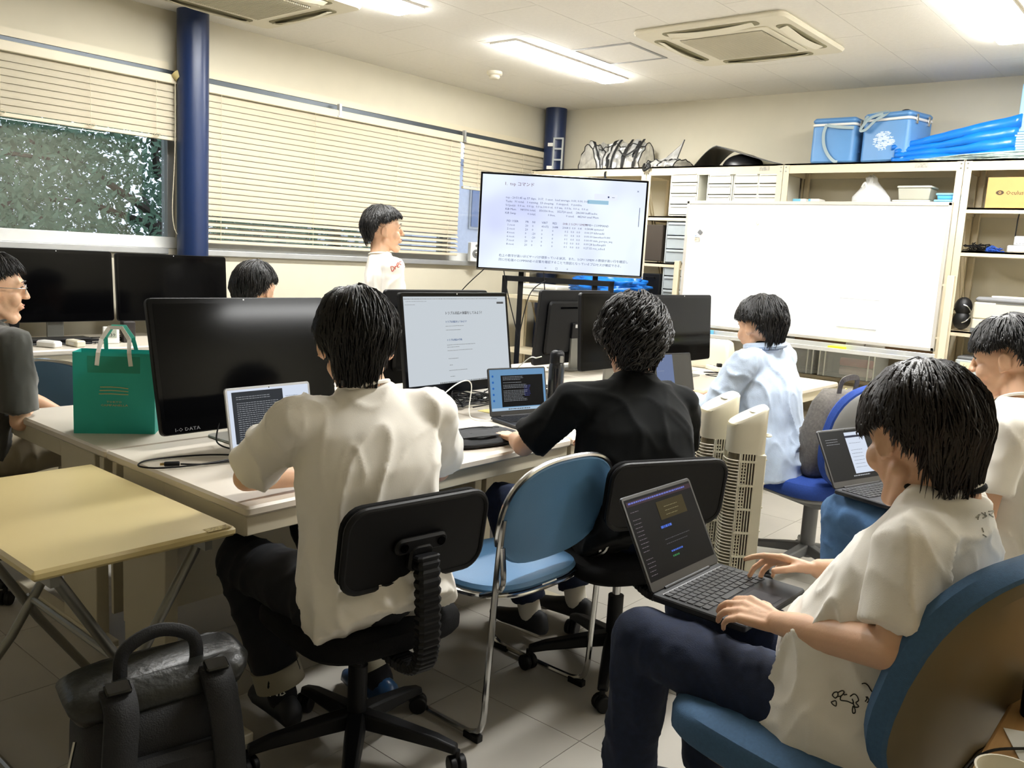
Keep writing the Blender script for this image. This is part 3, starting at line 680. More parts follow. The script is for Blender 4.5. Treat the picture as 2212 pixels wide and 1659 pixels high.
# ================================================================ LAPTOPS (local: user at -Y, hinge at +Y, z=0 = underside)
def laptop(label, loc, rz, w=.31, d=.215, ang=105, scr=SCRN, body=None, lid=None, keys='join', rx=0, th=.016, frame_m=None, ry=0):
    body = body or mat('dark laptop metal', '2b2c30', .4, .3, var=.02); lid = lid or body
    t = thing('laptop', label, 'laptop', loc, rz, rx=rx, ry=ry)
    G().rrect(w, d, .010, 0, th, b=.003).obj('base', body, t, smooth=True)
    kw, kd = w*.90, d*.50; ky = d*.16
    G().rrect(kw, kd, .003, th, th+.0006, M=Matrix.Translation((0, ky, 0))).obj('keyboard_deck', mat('keyboard dark', '101012', .6), t)
    rows = [14, 14, 14, 13, 12, 8]; km = mat('key cap', '1c1c1f', .45, var=.02)
    kh = kd/6; g = G(); kmesh = {}
    for r, n in enumerate(rows):
        y = ky+kd/2-kh*(r+.5)
        ws = [kw/n]*n
        if r == 5: ws = [kw/14*1.2]*3+[kw/14*4.4]+[kw/14*1.2]*4; s_ = kw/sum(ws); ws = [q*s_ for q in ws]
        x = -kw/2
        for q in ws:
            if keys == 'join': g.box((x+q/2, y, th+.0016), (q*.84, kh*.82, .0018))
            else:
                kk = round(q, 4)
                if kk not in kmesh:
                    kg = G().rrect(q*.86, kh*.84, .002, 0, .0022, b=.0006, k=1); kmesh[kk] = kg.mesh('key'); fixn(kmesh[kk]); kmesh[kk].materials.append(km)
                o = bpy.data.objects.new('key', kmesh[kk]); C.objects.link(o); o.parent = t; o.location = (x+q/2, y, th+.0005)
            x += q
    if keys == 'join': g.obj('keys', km, t, kind='stuff')
    G().rrect(w*.36, d*.30, .004, th, th+.0005, M=Matrix.Translation((0, -d*.29, 0))).obj('touchpad', mat('touchpad', '36373c', .35, .2, var=0), t)
    LM = Matrix.Translation((0, d/2-.002, th+.003)) @ Euler((radians(90-(ang-90)), 0, 0)).to_matrix().to_4x4()
    LM = Matrix.Translation((0, d/2-.003, th)) @ Matrix.Rotation(-radians(ang-90), 4, 'X') @ Matrix.Rotation(pi/2, 4, 'X')
    LM = LM @ Matrix.Translation((0, d*.49, 0))
    G().rrect(w, d*.98, .010, -.006, 0, M=LM, b=.002).obj('lid', lid, t, smooth=True)
    G().rrect(w-.004, d*.96, .008, 0, .0006, M=LM).obj('screen_bezel', frame_m or mat('laptop bezel', '141416', .35), t)
    sw, sh = w*.945, d*.84
    G().rrect(sw, sh, .002, .0006, .001, M=LM @ Matrix.Translation((0, .008, 0))).obj('screen', scr, t)
    G().cyl((-w*.33, d/2-.002, th), (w*.33, d/2-.002, th), .005, n=10).obj('hinge', body, t, smooth=True)
    G().cyl(LM @ V((0, d*.455, .0006)), LM @ V((0, d*.455, .0012)), .0022, n=8).obj('webcam', mat('lens', '0a0a10', .1), t)
    return t, LM @ Matrix.Translation((0, .008, .0013)), sw, sh
def panel(t, LM, name, x, y, w, h, m, z=.0002):
    return G().rrect(w, h, .0005, z, z+.0002, M=LM @ Matrix.Translation((x, y, 0)), k=1).obj(name, m, t)
def lines(t, LM, x, y, w, n, dy, m, h=.0014, seed=1, z=.0007, name='screen_lines'):
    g = G(); r = random.Random(seed); M = LM @ Matrix.Translation((0, 0, z))
    for i in range(n):
        if r.random() < .08: continue
        dash(g, M, x, y-dy*i, w*r.uniform(.75, 1), h, seed+i)
    g.obj(name, m, t)
TXL = gl('terminal text', 'c8cdd4', .6); DK = gl('terminal background', '17181c', .35); BLUEBG = gl('desktop blue', '6f9cc6', .8); PALE = gl('pale window', 'd5dff0', .9)
SILV = mat('silver laptop metal', 'a9abae', .35, .6, var=.02)
t, LM, sw, sh = laptop('silver laptop with dark terminal window beside the front man', (-2.25, 1.64, .7), radians(90), w=.325, d=.225, ang=102, scr=PALE, body=SILV, frame_m=SILV)
panel(t, LM, 'terminal_window', -.045, .005, .19, .165, gl('grey terminal', '3c4046', .6)); lines(t, LM, -.125, .07, .16, 22, .0066, TXL, seed=4); lines(t, LM, .06, .06, .06, 4, .03, gl('page text', '8a93a0', .6), seed=9)
t, LM, sw, sh = laptop('open laptop with terminal on blue desktop beside the bottle', (-2.22, 2.825, .7), radians(76), w=.31, d=.21, ang=102, scr=BLUEBG)
panel(t, LM, 'terminal_window', .022, -.005, .225, .135, DK); lines(t, LM, -.08, .055, .12, 5, .0062, TXL, seed=3); lines(t, LM, -.08, .02, .13, 12, .0062, TXL, seed=5)
lines(t, LM, .03, .015, .035, 9, .0062, gl('blue term', '5a62c0', .7), seed=8, z=.0009)
panel(t, LM, 'taskbar', 0, -.082, sw*.99, .012, gl('task bar', 'b5cfe6', .8)); lines(t, LM, -.06, -.084, .12, 1, .01, tx, h=.004)
for i in range(5): G().cyl(LM @ V((-.132, .06-.026*i, .0004)), LM @ V((-.132, .06-.026*i, .001)), .005, n=10).obj('desktop_icon', gl('icon', '2c6fc4', .7), t)
t, LM, sw, sh = laptop('open black laptop with split dark and lilac screen at shirt wearer', (-2.12, 3.98, .7), radians(78), w=.34, d=.225, ang=104, scr=mat('half dark screen', '2a2b2c', .15, var=0))
panel(t, LM, 'browser_window', -.045, .01, .13, .17, gl('lilac window', '8fa2d0', .5)); lines(t, LM, -.10, .06, .05, 3, .025, TXL, seed=2)
t4 = laptop('black laptop on the lap of the man at lower right', (-.830, 1.842, .628), radians(89), w=.32, d=.235, ang=118, scr=gl('dark page', '0b0b14', .4), body=mat('graphite laptop', '26272a', .42, .4, var=.02), keys='single', ry=radians(0))
t, LM, sw, sh = t4
panel(t, LM, 'title_bar', 0, .087, sw*.98, .012, gl('title bar', '47303c', .5)); lines(t, LM, -.14, .086, .27, 1, .01, gl('tabs', '6a74c8', .8), h=.004)
lines(t, LM, -.142, .066, .035, 17, .0095, gl('sidebar text', '9a8f9a', .45), seed=2); panel(t, LM, 'note_block', .035, .05, .125, .045, gl('olive block', '4a3f1c', .5))
lines(t, LM, -.0, .056, .07, 3, .010, gl('olive text', '9a926c', .6), seed=3, z=.0011); lines(t, LM, -.04, .008, .05, 1, .01, gl('blue head', '4a6fd8', .8), h=.006); lines(t, LM, -.04, -.02, .12, 2, .011, gl('dim text', '70727c', .5), seed=6)
lines(t, LM, -.03, -.052, .055, 1, .01, gl('blue head', '4a6fd8', .8), h=.004); lines(t, LM, -.03, -.064, .03, 1, .01, gl('green text', '3f9a5c', .6), h=.004)
G().rrect(.285, .012, .003, .0162, .0168, M=Matrix.Translation((0, .093, 0))).obj('speaker_strip', mat('speaker strip', '9a9a9c', .4, .5), t)
t, LM, sw, sh = laptop('black laptop on the jeans of the person at right edge', (-.87, 3.16, .625), radians(74), w=.32, d=.22, ang=118, scr=gl('charcoal page', '2f2f31', .5))
panel(t, LM, 'browser_window', .045, .005, .115, .155, PALE); lines(t, LM, .0, .04, .07, 8, .013, gl('page text', '8a93a0', .6), seed=2); lines(t, LM, -.13, .06, .09, 3, .009, TXL, seed=7); panel(t, LM, 'page_bar', .045, .066, .12, .008, gl('page bar', '3a3f5a', .5), z=.0006); lines(t, LM, -.03, -.082, .10, 1, .01, TXL, h=.004)
# ================================================================ ITEMS ON DESKS
TEAL = mat('teal paper', '22ab9f', .6, var=.03); TEALL = mat('light teal paper', '5fd0bd', .6); RIB = mat('white ribbon', 'ece9e2', .5)
t = thing('paper_bag', 'teal paper shopping bag with white handles and three lines', 'bag', (-3.00, 1.425, .7), radians(52))
W_, H_, D_ = .265, .285, .11
def bagwall(y0, y1): pass
g = G()
g.rings([[V((x, y, z)) for x, y in ((-W_/2, -D_/2), (W_/2, -D_/2), (W_/2, D_/2), (-W_/2, D_/2))] for z in (0, H_)], cap=False)
g.rings([[V((x, y, z)) for x, y in ((-W_/2+.001, -D_/2+.001), (W_/2-.001, -D_/2+.001), (W_/2-.001, D_/2-.001), (-W_/2+.001, D_/2-.001))] for z in (H_, .002)], cap=False)
g.add([V((-W_/2, -D_/2, 0)), V((W_/2, -D_/2, 0)), V((W_/2, D_/2, 0)), V((-W_/2, D_/2, 0))], [(0, 1, 2, 3)])
g.obj('body', TEAL, t)
for s in (-1, 1):
    G().strap([V((-.055, s*(D_/2+.0015), H_-.045)), V((-.05, s*(D_/2+.001), H_)), V((-.045, s*.03, H_+.045)), V((-.02, s*.025, H_+.085)), V((.02, s*.025, H_+.085)), V((.045, s*.03, H_+.045)), V((.05, s*(D_/2+.001), H_)), V((.055, s*(D_/2+.0015), H_-.045))], .014, .0012, nrm=(0, 1, .05)).obj('handle', RIB if s < 0 else TEALL, t)
G().b2(-.085, .085, -D_/2-.0012, -D_/2, H_-.07, H_-.012).obj('reinforcement', mat('teal patch', '1f8f7b', .6), t)
OCH = mat('gold print', 'cfc48c', .5)
for i in range(3): G().tube([(-.045+.002*i*(-1), -D_/2-.0012, .165-.012*i), (-.01, -D_/2-.0012, .166-.012*i), (.02, -D_/2-.0012, .1645-.012*i), (.046, -D_/2-.0012, .161-.0105*i)], .0016, 6).obj('printed_line', OCH, t)
text('print', 'TOKYO', .0095, OCH, t, upM((0, -D_/2-.001, .110)), align='CENTER', sx=1.5); text('print', 'CAMPANELLA', .0095, OCH, t, upM((0, -D_/2-.001, .098)), align='CENTER', sx=1.5)
# hdmi cable
hc = thing('hdmi_cable', 'coiled black cable with gold plug on the front desk', 'cable', (-2.40, 1.37, .7))
P = [(-2.42, 1.34, .707), (-2.38, 1.40, .706), (-2.36, 1.50, .708), (-2.40, 1.53, .710), (-2.47, 1.47, .708), (-2.515, 1.37, .706), (-2.52, 1.28, .706), (-2.47, 1.235, .706), (-2.41, 1.28, .706), (-2.37, 1.40, .710), (-2.38, 1.52, .712), (-2.45, 1.55, .714), (-2.54, 1.55, .715), (-2.60, 1.57, .725), (-2.63, 1.60, .78)]
G().tube(spline(P, 8), .0028, 6).obj('cord', BLACKP, hc, world=True, smooth=True)
pm = Matrix.Translation((-2.425, 1.315, .710)) @ Matrix.Rotation(radians(62), 4, 'Z')
g = G(); g.M = pm; g.rrect(.045, .020, .004, -.005, .006, b=.002); g.obj('plug', BLACKP, hc, world=True)
g = G(); g.M = pm; g.b2(-.034, -.022, -.007, .007, -.002, .003); g.obj('plug_tip', mat('gold', 'c9a860', .3, .9, var=0), hc, world=True)
# bottle
t = thing('water_bottle', 'tall black insulated bottle with flip lid between laptops', 'bottle', (-2.405, 3.205, .7))
G().lathe([(.030, 0), (.033, .004), (.0335, .03), (.0335, .155), (.031, .172), (.029, .178)], n=32).obj('body', mat('black enamel', '141518', .22, coat=.3), t, smooth=True)
G().lathe([(.0285, .178), (.030, .182), (.030, .212), (.027, .222), (.018, .228)], n=32).obj('lid', BLACKP, t, smooth=True)
G().rrect(.016, .026, .003, 0, .006, M=Matrix.Translation((.029, -.012, .197)) @ Euler((radians(90), 0, radians(70))).to_matrix().to_4x4()).obj('latch', STEELG, t)
G().strap([(0, .03, .205), (0, .042, .212), (0, .03, .226), (0, .0, .232)], .014, .004, nrm=(0, 0, 1)).obj('flip_lever', BLACKP, t)
t.scale = (1.12, 1.12, 1.18)
# pouch
PC = mat('black pouch nylon', '17181b', .75, var=.1, scale=80, bump=.2, bscale=400)
t = thing('pouch', 'soft black zip pouch lying flat behind the man in white', 'pouch', (-2.12, 2.37, .7), radians(80))
g = G(); n = 44; rs = []
for o, z in ((.02, .0), (.0, .008), (.0, .018), (.012, .030), (.05, .038), (.09, .040)):
    rs.append([V(((.175-o)*abs(cos(a))**.45*(1 if cos(a) > 0 else -1), (.115-o)*abs(sin(a))**.45*(1 if sin(a) > 0 else -1), z+(0 if z < .02 else .006*noise.noise(V((cos(a)*3, sin(a)*3, z*30)))))) for a in [2*pi*i/n for i in range(n)]])
G().rings(rs).obj('body', PC, t, smooth=True)
G().tube([(.176*abs(cos(a))**.45*(1 if cos(a) > 0 else -1), .116*abs(sin(a))**.45*(1 if sin(a) > 0 else -1), .017) for a in [2*pi*i/44 for i in range(44)]], .0028, 6, closed=True).obj('piping', BLACKP, t, smooth=True)
G().tube(spline([(-.10, .03, .041), (0, .045, .043), (.11, .02, .040)], 6), .0025, 6).obj('zip', BLACKP, t)
G().strap(spline([(-.12, -.06, .036), (-.06, -.09, .044), (.02, -.085, .042)], 4), .03, .003).obj('tab', PC, t)
t = thing('card_hub', 'small flat dark adapter at the desk edge beside pouch', 'adapter', (-2.035, 2.62, .7), radians(70))
G().rrect(.045, .06, .004, 0, .012, b=.002).obj('body', BLACKP, t, smooth=True); G().b2(-.015, -.003, -.0305, -.029, .003, .009).b2(.004, .016, -.0305, -.029, .003, .009).obj('port', STEELG, t)
t = thing('charger', 'white charger brick between white shirt and black pouch', 'charger', (-2.27, 2.18, .74), radians(20))
G().rrect(.075, .075, .010, -.014, .014, b=.004).obj('body', WHITEP, t, smooth=True)
tag(G().b2(-2.31, -2.23, 2.14, 2.22, .7, .7255).obj('book', mat('grey notebook', '8a8a88', .6)), 'small grey notebook under the white charger', 'notebook')
WC = mat('white cable', 'dcdad2', .5)
cable('charging_cable', [(-2.27, 2.20, .755), (-2.36, 2.34, .79), (-2.42, 2.55, .86), (-2.44, 2.66, .85), (-2.40, 2.62, .72), (-2.34, 2.70, .705)], .0025, WC, 'white charging cable looping up behind the pouch')
cable('charging_cable', [(-2.73, 3.15, .74), (-2.60, 3.22, .90), (-2.50, 3.17, .925), (-2.47, 3.17, .935)], .0030, WC, 'white cable arching over to the black bottle')
# cable tangle, stand papers
rnd = random.Random(11)
def tangle(label, cx, cy, z, rx, ry, n, m=BLACKP, r=.003, hz=.03, cat='cable', name='cable_tangle'):
    t = thing(name, label, cat, (cx, cy, z))
    for k in range(n):
        P = [(rnd.uniform(-rx, rx), rnd.uniform(-ry, ry), r+.001+rnd.random()**2*hz) for _ in range(6)]
        G().tube(spline(P, 7), r, 5).obj('cord', m, t, smooth=True)
    return t
tangle('tangle of black cables under the lit monitor', -2.66, 2.98, .709, .13, .26, 9, hz=.05)
tangle('loose black cables on desk between bottle and black shirt', -2.72, 3.62, .700, .12, .22, 7)
tangle('bundle of black cables on the far end of desk island', -2.42, 5.22, .700, .18, .24, 9, hz=.02)
tangle('dark cables under the window desk monitors', -4.86, 2.05, .780, .07, .32, 7)
tag(G().rrect(.09, .07, .002, 0, .002, M=Matrix.Translation((-2.5, 2.86, .700))).obj('sticky_note', mat('yellow note', 'e0cf86', .7)), 'pale yellow sticky note under the lit monitor', 'note')
t = thing('power_strip', 'white power strip lying behind the glossy dark monitor', 'power strip', (-2.70, 5.36, .7), radians(-35))
G().rrect(.26, .05, .008, 0, .03, b=.004).obj('body', CREAM, t, smooth=True)
for i in range(4): G().b2(-.095+.055*i, -.088+.055*i, -.010, .010, .0295, .0312).b2(-.080+.055*i, -.073+.055*i, -.010, .010, .0295, .0312).obj('socket', tx, t)
G().rrect(.03, .03, .004, .03, .055, M=Matrix.Translation((.09, 0, 0)), b=.003).obj('plug', BLACKP, t)
t = thing('beige_case', 'rounded cream plastic case on desk by light blue shirt', 'case', (-2.75, 5.45, .7), radians(10))
G().rings([[V((x*(1-k*.25), y*(1-k*.3), z)) for x, y in ((-.13, -.08), (.13, -.08), (.13, .08), (-.13, .08))] for z, k in ((0, 0), (.12, 0), (.18, .35), (.20, .9))]).obj('body', CREAM, t, bevel=.02, seg=4)
t = thing('small_speaker', 'small white speaker on the window sill beside the TV', 'speaker', (-5.28, 5.72, 1.315), radians(60))
G().rrect(.11, .09, .01, 0, .17, b=.006).obj('cabinet', WHITEP, t, smooth=True)
G().cyl((0, -.046, .07), (0, -.049, .07), .038, n=28).obj('cone_ring', GREYP, t); G().sph((0, -.048, .07), (.02, .008, .02)).obj('cone', STEELG, t, smooth=True); G().cyl((0, -.045, .14), (0, -.048, .14), .012).obj('tweeter', GREYP, t)
# window desk items
t = thing('digital_clock', 'white digital clock showing 8:39 on the window desk', 'clock', (-4.80, 2.245, .78), radians(72), rx=radians(-8))
G().rrect(.085, .02, .008, 0, .095, b=.004).obj('case', WHITEP, t, smooth=True)
G().b2(-.028, .028, -.0112, -.010, .032, .078).obj('display', mat('lcd', 'a7ad9c', .3), t); text('digits', '8:39', .028, tx, t, upM((-.026, -.0115, .038)))
t = thing('router_box', 'dark speaker box standing behind the digital clock', 'box', (-4.84, 2.36, .78), radians(80)); G().rrect(.07, .06, .008, 0, .12, b=.004).obj('case', mat('dark brown plastic', '2d2724', .5), t, smooth=True)
t = thing('computer_mouse', 'white mouse at the left of the window desk', 'mouse', (-4.74, 1.72, .78), radians(20)); G().sph((0, 0, .012), (.032, .055, .022), 20, 12).obj('shell', WHITEP, t, smooth=True); G().cyl((-.004, .025, .034), (.004, .025, .034), .006, n=12).obj('wheel', GREYP, t)
t = thing('adapter_box', 'white power adapter lying among cables on window desk', 'adapter', (-4.76, 1.90, .78), radians(25)); G().rrect(.12, .06, .012, 0, .035, b=.008).obj('body', WHITEP, t, smooth=True); G().tube(spline([(-.06, 0, .015), (-.12, -.03, .006), (-.16, .02, .004)], 6), .003, 6).obj('cord', GREYP, t)
t = thing('adapter_box', 'cream junction box lying right of the white adapter', 'adapter', (-4.75, 2.03, .78), radians(5)); G().rrect(.12, .05, .008, 0, .035, b=.006).obj('body', CREAM, t, smooth=True); G().b2(-.03, .03, -.0255, -.024, .01, .025).obj('label_panel', WHITEP, t)
t = thing('keyboard_stack', 'pair of thin black keyboards stacked on the window desk', 'keyboard', (-4.90, 1.98, .78), radians(84)); G().rrect(.36, .12, .006, 0, .016, b=.003).obj('lower_keyboard', BLACKP, t); G().rrect(.36, .12, .006, .017, .032, M=Matrix.Rotation(radians(5), 4, 'Z'), b=.003).obj('upper_keyboard', BLACKP, t)
# ================================================================ WHITEBOARD
t = thing('whiteboard', 'large wheeled whiteboard with ivory frame, almost blank', 'whiteboard', (-2.355, 5.85, 0))
wb = t
WBM = mat('whiteboard enamel', 'f4f4f2', .18, var=.01, coat=.2)
G().b2(-.895, .895, -.012, .012, .965, 1.845).obj('board', WBM, t)
g = G()
for a in ((-.91, .91, .945, .968), (-.91, .91, 1.842, 1.865)): g.b2(a[0], a[1], -.018, .018, a[2], a[3])
for x in (-.91, .888): g.b2(x, x+.022, -.018, .018, .945, 1.865)
g.obj('frame', mat('board frame', 'cfcac0', .35, .4), t, bevel=.003)
for s in (-1, 1):
    G().b2(s*.935, s*.975, -.02, .02, .08, 1.42).obj('post', IVORY, t, bevel=.003)
    for z in (1.36, 1.03): G().b2(s*.90, s*.945, -.006, .006, z-.006, z+.006).obj('pivot', IVORY, t)
    G().b2(s*.93, s*.98, -.22, .30, .05, .09).obj('foot', IVORY, t, bevel=.004)
    for y in (-.19, .27): G().cyl((s*.955-.012, y, .025), (s*.955+.012, y, .025), .025).obj('caster', BLACKP, t)
G().b2(-.93, .93, -.02, .02, .25, .29).obj('crossbar', IVORY, t)
G().b2(-.92, .92, -.10, -.02, .878, .884).b2(-.92, .92, -.104, -.098, .878, .905).b2(-.92, .92, -.022, -.018, .878, .93).obj('pen_tray', mat('tray aluminium', 'cfcfca', .35, .5), t, bevel=.002)
for (x, z, l, r_, lb) in ((.42, 1.045, .26, -1, 'lower thin metal rod clinging to the whiteboard'), (.42, 1.235, .26, -1, 'upper thin metal rod clinging to the whiteboard')):
    tag(G().tube([(-2.355+x-l/2, 5.832, z), (-2.355+x+l/2, 5.832, z+.0)], .0035 if z < 1.1 else .002, 6).obj('metal_rod', ALU, smooth=True), lb, 'rod')
t = thing('magnet_clip', 'small grey clip and sticker near left side of whiteboard', 'magnet', (-3.16, 5.836, 1.61))
G().rrect(.03, .03, .004, 0, .008, M=Euler((radians(90), radians(40), 0)).to_matrix().to_4x4() @ Matrix.Translation((.0, .035, 0))).obj('clip', GREYP, t)
G().b2(-.022, .022, -.003, 0, -.04, -.012).obj('sticker', mat('sticker beige', 'd9d3c3', .6, col2='8f7f6c', scale=60), t); G().b2(-.018, .018, -.0035, 0, -.008, .006).obj('sticker_top', mat('sticker blue', '6c84b8', .6, col2='d8dce6', scale=80), t)
t = thing('magnet_hook', 'tiny beige magnet hook high on the whiteboard middle', 'magnet', (-2.70, 5.836, 1.71)); G().tube([(0, 0, .015), (0, -.008, 0), (.008, -.012, -.012), (.018, -.01, -.002)], .0028, 6).obj('hook', mat('hook beige', 'd8cfa8', .5), t, smooth=True)
tag(G().rrect(.11, .05, .004, 0, .03, M=Matrix.Translation((-2.03, 5.79, .886)), b=.003).obj('board_eraser', mat('neon yellow', 'd8ef1c', .6)), 'bright yellow-green eraser block on the pen tray', 'eraser')
tag(G().rrect(.07, .05, .004, 0, .045, M=Matrix.Translation((-2.98, 5.79, .886)), b=.003).obj('board_eraser', mat('sky blue felt', '5fa8d8', .6)), 'light blue eraser block at left of the pen tray', 'eraser')
for i, x in enumerate((-1.90, -1.72, -1.54)):
    t = thing('whiteboard_marker', ['blue marker lying right beside the yellow eraser', 'blue marker lying in the middle of the three', 'blue marker lying at the right end of the tray'][i], 'marker', (x, 5.79, .893), radians(4), group='blue markers on the pen tray')
    G().cyl((-.065, 0, 0), (-.01, 0, 0), .008, n=12).obj('cap', mat('marker navy', '1a2547', .4), t, smooth=True); G().cyl((-.01, 0, 0), (.062, 0, 0), .0085, n=12).obj('barrel', mat('marker blue', '3f5fae', .4), t, smooth=True)
# ================================================================ SHELF CONTENTS
DRW = mat('milky drawer plastic', 'e8e7dc', .4, var=.02); CLR = mat('clear drawer plastic', 'b9bfbf', .25, var=.05, scale=6); CLRI = mat('frosted front', 'aab2b4', .3, var=.12, scale=5)
def drawers(label, x, z, w, h, n, body, front, cat='drawer unit', y=6.37, d=.36, grp=None):
    t = thing('drawer_unit', label, cat, (x, y, z), group=grp)
    G().b2(-w/2, -w/2+.008, 0, d, 0, h).b2(w/2-.008, w/2, 0, d, 0, h).b2(-w/2, w/2, 0, d, h-.006, h).b2(-w/2, w/2, 0, d, 0, .006).b2(-w/2, w/2, d-.006, d, 0, h).obj('cabinet', body, t)
    hh = (h-.016)/n
    for i in range(n):
        z0 = .008+hh*i
        dr = G().b2(-w/2+.012, w/2-.012, -.004, .01, z0+.004, z0+hh-.004).b2(-w/2+.012, w/2-.012, .01, d-.02, z0+.004, z0+hh*.7).obj('drawer', front, t, bevel=.003)
        G().b2(-w/2+.02, w/2-.02, -.014, -.003, z0+hh-.022, z0+hh-.012).obj('handle', body, dr)
    return t
drawers('milky white four-drawer unit right beside the TV top', -3.60, 1.785, .255, .36, 4, DRW, DRW, y=6.36)
for i, x in enumerate((-3.29, -3.065, -2.88)):
    drawers(['left of three milky drawer columns behind the whiteboard top', 'middle of three milky drawer columns behind whiteboard top', 'right of three milky drawer columns beside shelf post'][i], x, 1.785, .215 if i < 2 else .19, .345, 4, DRW, DRW, grp='milky drawer columns')
tw = drawers('tall clear drawer tower between TV and whiteboard', -3.62, 1.065, .235, .68, 6, CLR, CLRI)
G().b2(-.09, .02, -.018, -.015, .035, .07).obj('label_strip', mat('paper strip', 'd6d0bb', .7, col2='b7b09a', scale=60), tw)
t = thing('dark_box', 'dark brown box on the shelf behind the TV edge', 'box', (-3.84, 6.5, 1.41)); G().rrect(.16, .30, .01, 0, .30, b=.005).obj('body', mat('dark brown', '3b3228', .6), t)
t = thing('dark_box', 'black equipment case low on the shelf behind TV edge', 'box', (-3.83, 6.5, 1.065)); G().rrect(.17, .32, .01, 0, .24, b=.005).obj('body', BLACKP, t); G().tube([(-.04, -.165, .2), (-.04, -.18, .21), (.04, -.18, .21), (.04, -.165, .2)], .005, 6).obj('handle', BLACKP, t)
# coolers
CB = mat('cooler blue', '5b8fc4', .42, var=.03); CBG = mat('grey strap', '9fb0b4', .7)
def cooler(label, loc, rz, w=.34, d=.30, h=.33, wear=False):
    t = thing('cooler_box', label, 'cooler box', loc, rz, group='blue cooler boxes on the top shelf')
    G().rrect(w, d, .035, .012, h-.055, b=.01).obj('body', CB, t, smooth=True)
    G().rrect(w+.008, d+.008, .035, h-.058, h-.04, b=.004).obj('rim_band', WHITEP, t, smooth=True)
    G().rrect(w+.004, d+.004, .035, h-.04, h, b=.014).obj('lid', CB, t, smooth=True)
    for x in (-w*.3, 0, w*.3): G().b2(x-.025, x+.025, -d/2+.02, d/2-.02, 0, .014).obj('foot', CB, t)
    for y in (-d*.25, d*.25): G().b2(w/2, w/2+.012, y-.012, y+.012, h-.085, h-.02).obj('latch', CHROME, t, bevel=.002)
    for z in (.09, .13, .17): G().b2(w/2-.002, w/2+.003, -.04, .04, z, z+.012).obj('rib', CB, t)
    if wear:
        g = G(); r = random.Random(5)
        for k in range(150):
            a = r.uniform(0, 6.28); q = r.uniform(.05, 1)**.7; x = .075*q*cos(a); z = .15+.065*q*sin(a); l = r.uniform(.004, .016)
            g.b2(x-l, x+l, -d/2-.0008-.0002*r.random(), -d/2, z-.003, z+.003)
        g.obj('scuff', mat('scuffed paint', 'c9d8ea', .6), t, kind='stuff')
    return t
c1 = cooler('left blue cooler box with grey strap hanging in front', (-2.455, 6.58, 2.18), radians(0), w=.32)
G().strap(spline([(-.05, -.157, .28), (-.065, -.16, .22), (-.055, -.162, .14), (-.02, -.163, .07), (.03, -.165, .02), (.06, -.17, .012)], 5), .022, .002, nrm=(0, -1, 0)).obj('strap', CBG, c1)
G().strap(spline([(-.05, -.157, .28), (.0, -.168, .265), (.08, -.165, .255), (.15, -.16, .25)], 5), .022, .002, nrm=(0, -1, .2)).obj('strap', CBG, c1)
c2 = cooler('right blue cooler box with worn white scuff patch', (-2.05, 6.56, 2.18), radians(-14), w=.36, wear=True, h=.345)
G().strap(spline([(-.02, -.16, .335), (-.1, -.18, .31), (-.155, -.19, .25), (-.16, -.19, .225), (-.12, -.185, .235), (-.06, -.18, .29), (.0, -.165, .325), (-.01, -.12, .35), (-.1, -.1, .352), (-.14, -.15, .33), (-.15, -.18, .27)], 5), .022, .002, nrm=(0, -1, .3)).obj('strap', CBG, c2)
t = thing('dark_pouch', 'small dark object lying on top of the right cooler', 'pouch', (-2.02, 6.62, 2.527)); G().sph((0, 0, .022), (.04, .03, .024), 12, 8).obj('body', mat('dark rag', '3a3534', .8), t, smooth=True)
# tarps: folded sheets as stacked wavy layers
def folded(name, label, cat, x0, x1, y0, y1, zf, layers, th, m, seed, grp=None, m2=None):
    t = thing(name, label, cat, ((x0+x1)/2, (y0+y1)/2, 2.18))
    r = random.Random(seed)
    for k in range(layers):
        rs = []; n = 26; a0 = r.uniform(0, .03); a1 = r.uniform(0, .03)
        for i in range(n+1):
            u = i/n; x = x0+a0+(x1-a1-x0-a0)*u; zz = zf(u)*(k+.5)/layers+2.18; amp = .006
            row = []
            for yy, dz in ((y0+r.uniform(0, .008), 0), (y0+.012, th/2), (y1-.012, th/2), (y1, 0), (y1-.012, -th/2), (y0+.012, -th/2)):
                row.append(V((x, yy-.012*sin(u*9+k), zz+dz*(.6+.8*u)+amp*noise.noise(V((x*9, yy*7, k*3.1+seed))))))
            rs.append(row)
        G().rings(rs).obj('fold', m if not m2 or k % 2 else m2, t, world=True, smooth=2)
    return t
TARP = mat('blue tarp', '0b6fd0', .32, var=.12, scale=12, bump=.1, bscale=90)
folded('folded_tarp', 'bright blue tarp folded in a leaning pile on top shelf', 'tarp', -2.02, -1.24, 6.38, 6.68, lambda u: .11+.17*u, 4, .056, TARP, 3)
t = folded('folded_sheet', 'grey green picnic sheet folded under the blue tarp', 'sheet', -1.88, -1.16, 6.352, 6.42, lambda u: .012+.045*u, 4, .010, mat('sheet pale', 'b9c8bd', .5, col2='7d8f92', scale=30), 9)
FO = mat('blue foam panel', '9cc9e6', .7, var=.04, scale=30)
for k in range(11): tag(G().b2(-1.27+.004*(k % 3), -.82, 6.40, 6.75, 2.181+.0155*k, 2.181+.0155*k+.0125).obj('foam_mat', FO), 'thin light blue foam mat in the stack beside the tarp', 'mat', 'stacked thin foam mats')
tag(G().box((-1.06, 6.58, 2.505), (.42, .30, .30)).obj('foam_block', FO, bevel=.006), 'thick light blue foam block standing on the mat stack', 'foam block')
